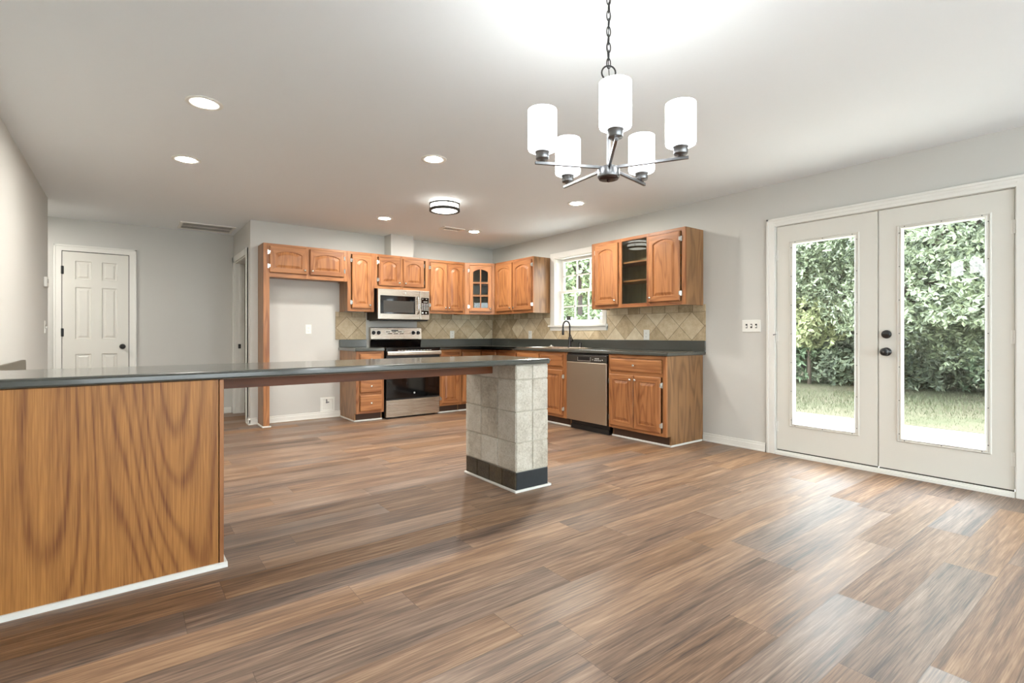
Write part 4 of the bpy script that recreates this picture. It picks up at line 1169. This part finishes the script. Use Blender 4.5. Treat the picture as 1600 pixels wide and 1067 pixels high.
obj('wire', MB().tube([(0.004, 0, Z(2.08)), (-0.004, 0.004, Z(2.2)), (0.005, -0.003, Z(2.32)), (0, 0, Z(2.43))], 0.0018, 6), 'black_metal', r)
obj('canopy', MB().lathe([(0.0, Z(2.424)), (0.03, Z(2.424)), (0.05, Z(2.432)), (0.055, Z(2.44))], seg=28), 'black_metal', r)
for i in range(5):
    a = -YAW - PI / 2 + math.radians(-6.0) + i * 2 * PI / 5
    ca, sa = math.cos(a), math.sin(a)
    Rm = Matrix.Rotation(a, 4, 'Z')
    am = MB().box(0.03, 0.296, -0.0055, 0.0055, Z(1.7205), Z(1.7315)).xform(Rm)
    arm = obj('arm', am, 'nickel', r, bevel=0.001)
    c = (0.268 * ca, 0.268 * sa)
    so = MB().lathe([(0.0, Z(1.7315)), (0.010, Z(1.7315)), (0.010, Z(1.738)), (0.0235, Z(1.740)), (0.0255, Z(1.745)), (0.0255, Z(1.765)), (0.028, Z(1.766)), (0.028, Z(1.772)), (0.015, Z(1.774))], (c[0], c[1], 0), seg=22)
    obj('socket', so, 'nickel', arm)
    sh = MB().lathe([(0.016, Z(1.7725)), (0.046, Z(1.7725)), (0.0525, Z(1.776)), (0.0545, Z(1.784)), (0.0545, Z(1.926)), (0.0515, Z(1.926)), (0.0515, Z(1.785)), (0.045, Z(1.777)), (0.016, Z(1.776))], (c[0], c[1], 0), seg=32)
    so_ = obj('lamp_shade', sh, 'shade_glow', arm)
    ld = bpy.data.lights.new('bulb_light', 'POINT'); ld.energy = CHANDELIER_W; ld.shadow_soft_size = 0.035; ld.color = (1.0, 0.965, 0.91)
    lo = bpy.data.objects.new('bulb_light', ld); COL.objects.link(lo); lo.parent = r; lo.location = (c[0], c[1], Z(1.915))

def can(loc, label):
    r = thing('recessed_light', label, 'recessed light', (loc[0], loc[1], ZC), 0, 'recessed ceiling lights')
    obj('trim_ring', MB().lathe([(0.098, 0.0), (0.098, -0.004), (0.093, -0.006), (0.066, -0.005), (0.060, -0.001), (0.060, 0.0)], seg=36), 'white_trim', r)
    obj('lens', MB().lathe([(0.0, -0.0025), (0.060, -0.0015), (0.060, -0.0005)], seg=32), 'can_glow', r)
for p, lb in (((0.358, 3.475), 'recessed ceiling light over the peninsula, near the left wall'),
              ((0.362, 4.683), 'recessed ceiling light near the left wall, the one closer to the hall door'),
              ((1.896, 3.512), 'recessed ceiling light above the bar top, midway across the ceiling'),
              ((2.40, 5.654), 'recessed ceiling light in front of the boxed chase'),
              ((3.665, 5.674), 'recessed ceiling light near the kitchen corner beside the small vent'),
              ((3.72, 3.80), 'recessed ceiling light nearest the open-bay wall cabinet')):
    can(p, lb)
can((-1.25, 7.0), 'unseen recessed ceiling light added to brighten the side hall behind the left wall')  # extra light added out of view to lift the hall's brightness
r = thing('flush_ceiling_light', 'round flush-mount drum light with two dark metal rings', 'ceiling light', (2.585, 4.56, ZC))
obj('drum_shade', MB().lathe([(0.12, -0.001), (0.14, -0.012), (0.142, -0.088), (0.12, -0.100), (0.0, -0.106)], seg=40), 'flush_glow', r)
obj('upper_ring', MB().lathe([(0.144, -0.026), (0.156, -0.026), (0.156, -0.040), (0.144, -0.040), (0.144, -0.026)], seg=40), 'dark_ring', r)
obj('lower_ring', MB().lathe([(0.141, -0.080), (0.156, -0.080), (0.156, -0.104), (0.134, -0.104), (0.134, -0.098), (0.141, -0.080)], seg=40), 'dark_ring', r)
for i in range(4):
    a = PI / 4 + i * PI / 2 + 0.5
    obj('post', MB().cyl((0.150 * math.cos(a), 0.150 * math.sin(a), -0.104), (0.150 * math.cos(a), 0.150 * math.sin(a), 0.0), 0.004, seg=8), 'nickel', r)

def vent(name, label, cx, cy, w_, d_, nx, ny):
    r = thing(name, label, 'vent', (cx, cy, ZC), 0)
    m = MB(); b = 0.03
    rc = lambda e, z_: [(-w_ / 2 + e, -d_ / 2 + e, z_), (w_ / 2 - e, -d_ / 2 + e, z_), (w_ / 2 - e, d_ / 2 - e, z_), (-w_ / 2 + e, d_ / 2 - e, z_)]
    m.loops([rc(0, 0), rc(0.003, -0.010), rc(b, -0.010), rc(b, -0.001)])
    obj('frame', m, 'white_trim', r)
    obj('backing', MB().box(-w_ / 2 + b, w_ / 2 - b, -d_ / 2 + b, d_ / 2 - b, -0.002, -0.0008), 'vent_dark', r)
    m = MB(); iw, idp = w_ - 2 * b, d_ - 2 * b
    for i in range(nx):
        x_ = -iw / 2 + iw * (i + 0.5) / nx
        m.box(x_ - iw / nx * 0.16, x_ + iw / nx * 0.16, -idp / 2, idp / 2, -0.007, -0.002)
    for j in range(ny + 1):
        y_ = -idp / 2 + idp * j / ny
        m.box(-iw / 2, iw / 2, y_ - 0.008, y_ + 0.008, -0.0075, -0.002)
    obj('louvers', m, 'white_trim', r)
vent('return_vent', 'long white return-air grille in the ceiling by the hall', 0.80, 7.505, 0.60, 0.47, 40, 2)
vent('supply_vent', 'small white supply register in the ceiling behind the flush light', 3.33, 5.69, 0.31, 0.18, 9, 1)

# ------------------------------------------------------------------ outside
struct('patio', MB().box(T + 0.001, 8.1, -6.0, 9.5, -0.25, -0.10), 'concrete', 'pale concrete patio slab outside the French doors', 'patio')
def ground():
    m = MB(); nx, ny = 36, 60
    vs = []
    for j in range(ny + 1):
        for i in range(nx + 1):
            x_ = 8.05 + (42 - 8.05) * (i / nx) ** 1.6; y_ = -22 + 70 * j / ny
            vs.append((x_, y_, -0.125 + 0.03 * math.sin(x_ * 0.9 + y_ * 0.4)))
    fs = [(j * (nx + 1) + i, j * (nx + 1) + i + 1, (j + 1) * (nx + 1) + i + 1, (j + 1) * (nx + 1) + i) for j in range(ny) for i in range(nx)]
    m.add(vs, fs, 0, True)
    m.add([(T, 9.5, -0.14), (8.1, 9.5, -0.14), (8.1, 48, -0.14), (T, 48, -0.14)], [(0, 1, 2, 3)])
    return m
struct('lawn', ground(), 'lawn_ground', 'patchy dry lawn between the patio and the trees', 'lawn')

rng = np.random.default_rng(11)
def leaf_mesh(name, C, N, length, width, mat, parent, spread=0.9, rosette=6):
    """C: (n,3) cluster centres, N: (n,3) outward directions; every cluster carries a whorl of folded leaves"""
    n = len(C)
    tot = n * rosette
    base = np.repeat(C, rosette, 0); ax = np.repeat(N, rosette, 0)
    d = rng.normal(size=(tot, 3)); d -= (d * ax).sum(1, keepdims=True) * ax
    d /= np.linalg.norm(d, axis=1, keepdims=True) + 1e-9
    d = d * spread + ax * rng.uniform(0.1, 0.7, (tot, 1)); d /= np.linalg.norm(d, axis=1, keepdims=True)
    s = np.cross(d, ax + rng.normal(scale=0.25, size=(tot, 3))); s /= np.linalg.norm(s, axis=1, keepdims=True) + 1e-9
    up = np.cross(s, d)
    L = length * rng.uniform(0.65, 1.2, (tot, 1)); W = width * rng.uniform(0.75, 1.2, (tot, 1))
    p0 = base + d * 0.01
    p1 = base + d * L * 0.5 + s * W * 0.5 + up * W * 0.18
    p2 = base + d * L - up * L * 0.12
    p3 = base + d * L * 0.5 - s * W * 0.5 + up * W * 0.18
    V = np.stack([p0, p1, p2, p3], 1).reshape(-1, 3)
    i0 = np.arange(tot) * 4
    F = np.concatenate([np.stack([i0, i0 + 1, i0 + 2], 1), np.stack([i0, i0 + 2, i0 + 3], 1)])
    me = bpy.data.meshes.new(name)
    me.from_pydata(V.tolist(), [], F.tolist()); me.materials.append(M[mat])
    o = bpy.data.objects.new(name, me); COL.objects.link(o); o.parent = parent
    return o
def crown_points(n, c, R, shell=0.35):
    u = rng.normal(size=(n, 3)); u /= np.linalg.norm(u, axis=1, keepdims=True)
    rr = rng.uniform(1 - shell, 1.0, (n, 1))
    lump = 1 + 0.16 * np.sin(u[:, :1] * 7 + c[0] * 3) * np.cos(u[:, 1:2] * 6 + c[1] * 2) + 0.1 * np.sin(u[:, 2:3] * 9)
    P = np.array(c) + u * np.array(R) * rr * lump
    nn = u + rng.normal(scale=0.45, size=(n, 3)); nn[:, 2] += 0.25
    nn /= np.linalg.norm(nn, axis=1, keepdims=True)
    return P, nn
def tree(name, label, cat, base, crown_c, R, n, leaf, mat, trunk_r, group=None, bark='bark', shell=0.35, rosette=6, limbs=5):
    r = thing(name, label, cat, base, rng.uniform(0, 0.01), group)
    cc = Vector(crown_c)
    m = MB()
    pts = [(0, 0, -0.05), (0.04, 0.02, cc.z * 0.35), (cc.x * 0.4, cc.y * 0.4, cc.z * 0.8), (cc.x, cc.y, cc.z + R[2] * 0.5)]
    m.tube(pts, [trunk_r * 1.25, trunk_r, trunk_r * 0.75, trunk_r * 0.3], 10)
    obj('trunk', m, bark, r)
    for i in range(limbs):
        a = i * 2 * PI / limbs + rng.uniform(0, 1); s = Vector(pts[2]) if i % 2 else Vector(pts[1]).lerp(Vector(pts[2]), 0.6)
        e = cc + Vector((math.cos(a) * R[0] * 0.75, math.sin(a) * R[1] * 0.75, rng.uniform(-0.2, 0.5) * R[2]))
        obj('branch', MB().tube([s, s.lerp(e, 0.5) + Vector((0, 0, 0.15)), e], [trunk_r * 0.5, trunk_r * 0.3, trunk_r * 0.12], 7), bark, r)
    P, nn = crown_points(n, crown_c, R, shell)
    P[:, 2] = np.maximum(P[:, 2], 0.08)
    leaf_mesh('foliage', P, nn, leaf[0], leaf[1], mat, r, rosette=rosette)
    return r
def bush(name, label, base, R, n, leaf, mat, group=None):
    r = thing(name, label, 'shrub', base, 0, group)
    m = MB()
    for i in range(6):
        a = i * PI / 3 + 0.3
        m.tube([(0.03 * math.cos(a), 0.03 * math.sin(a), -0.03), (math.cos(a) * R[0] * 0.3, math.sin(a) * R[1] * 0.3, R[2] * 0.7), (math.cos(a) * R[0] * 0.6, math.sin(a) * R[1] * 0.6, R[2] * 1.3)], [0.02, 0.015, 0.006], 6)
    obj('stem', m, 'bark', r)
    P, nn = crown_points(n, (0, 0, R[2] * 0.85), R, 0.6)
    P[:, 2] = np.maximum(P[:, 2], 0.03)
    leaf_mesh('foliage', P, nn, leaf[0], leaf[1], mat, r)
    return r
GZ = -0.13
tree('broadleaf_tree', 'glossy broadleaf tree filling the knobbed French door glass', 'tree', (12.6, 3.9, GZ), (-0.2, -1.5, 2.75), (1.8, 2.3, 2.15), 11000, (0.115, 0.048), 'leaf_glossy', 0.13, 'broadleaf trees by the lawn')
tree('broadleaf_tree', 'glossy broadleaf tree filling the top of the left door glass', 'tree', (13.2, 6.7, GZ), (0, -0.9, 3.0), (1.8, 1.9, 1.75), 7500, (0.115, 0.048), 'leaf_glossy', 0.12, 'broadleaf trees by the lawn')
tree('sapling', 'yellow-green sapling low in the left door glass', 'tree', (12.9, 5.35, GZ), (0, 0, 1.75), (0.8, 0.8, 0.95), 800, (0.15, 0.06), 'leaf_yellow', 0.04, 'broadleaf trees by the lawn')
for k, (x_, y_, R_, mt, lb) in enumerate((
        (13.3, 6.3, (1.0, 1.2, 0.85), 'leaf_blue', 'blue-green shrub at the lawn edge, left in the left door glass'),
        (13.6, 4.9, (0.9, 0.9, 0.65), 'leaf_dark', 'dark shrub at the lawn edge, right in the left door glass'),
        (14.0, 3.4, (0.9, 1.1, 0.6), 'leaf_dark', 'dark shrub at the lawn edge under the tree, left in the knobbed door glass'),
        (13.9, 1.8, (0.9, 1.1, 0.6), 'leaf_blue', 'shrub at the lawn edge under the tree, right in the knobbed door glass'),
        (14.2, 0.2, (1.0, 1.1, 0.8), 'leaf_dark', 'dark shrub beyond the lawn, hidden by the right door frame'))):
    bush('shrub', lb, (x_, y_, GZ), R_, 700, (0.15, 0.06), mt, 'shrubs along the lawn edge')
for k in range(9):
    y_ = -2.5 + k * 1.75
    tree('forest_tree', 'dark forest tree standing behind the broadleaf trees', 'tree', (17.2 + (k * 7 % 4) * 0.9, y_, GZ), (0, 0, 2.7), (1.5, 1.6, 2.9), 1500, (0.32, 0.13), 'leaf_dark', 0.12, 'forest trees beyond the lawn', 'trunk_dark', 0.7, limbs=3)
spots = [(9.2, 9.3), (10.5, 10.0), (10.2, 11.3), (11.8, 11.2), (12.5, 13.2), (11.2, 12.8), (13.8, 13.6), (14.2, 15.6)]
for k, (x_, y_) in enumerate(spots):
    tree('slim_tree', 'slim tree with thin leafy crown outside the sink window', 'tree', (x_, y_, GZ), (0.15 * (-1) ** k, 0.1, 3.4), (1.0, 1.0, 2.6), 420, (0.17, 0.08), 'leaf_pale', 0.07 + 0.02 * (k % 3), 'slim trees outside the sink window', 'trunk_dark', 0.8, limbs=4)
# grass
n = 26000
gx = 8.12 + rng.random(n) ** 1.3 * 6.5; gy = rng.uniform(-1.5, 8.5, n)
hgt = rng.uniform(0.02, 0.075, n); a = rng.uniform(0, 2 * PI, n); wd = 0.006
V = np.stack([np.stack([gx - wd * np.cos(a), gy - wd * np.sin(a), np.full(n, GZ - 0.02)], 1), np.stack([gx + wd * np.cos(a), gy + wd * np.sin(a), np.full(n, GZ - 0.02)], 1),
              np.stack([gx + rng.normal(scale=0.03, size=n), gy + rng.normal(scale=0.03, size=n), GZ + hgt], 1)], 1).reshape(-1, 3)
i0 = np.arange(n) * 3
me = bpy.data.meshes.new('grass'); me.from_pydata(V.tolist(), [], np.stack([i0, i0 + 1, i0 + 2], 1).tolist()); me.materials.append(M['blade'])
g = bpy.data.objects.new('grass', me); COL.objects.link(g)
tag(g, 'short dry grass blades covering the lawn', 'grass', None, 'stuff')
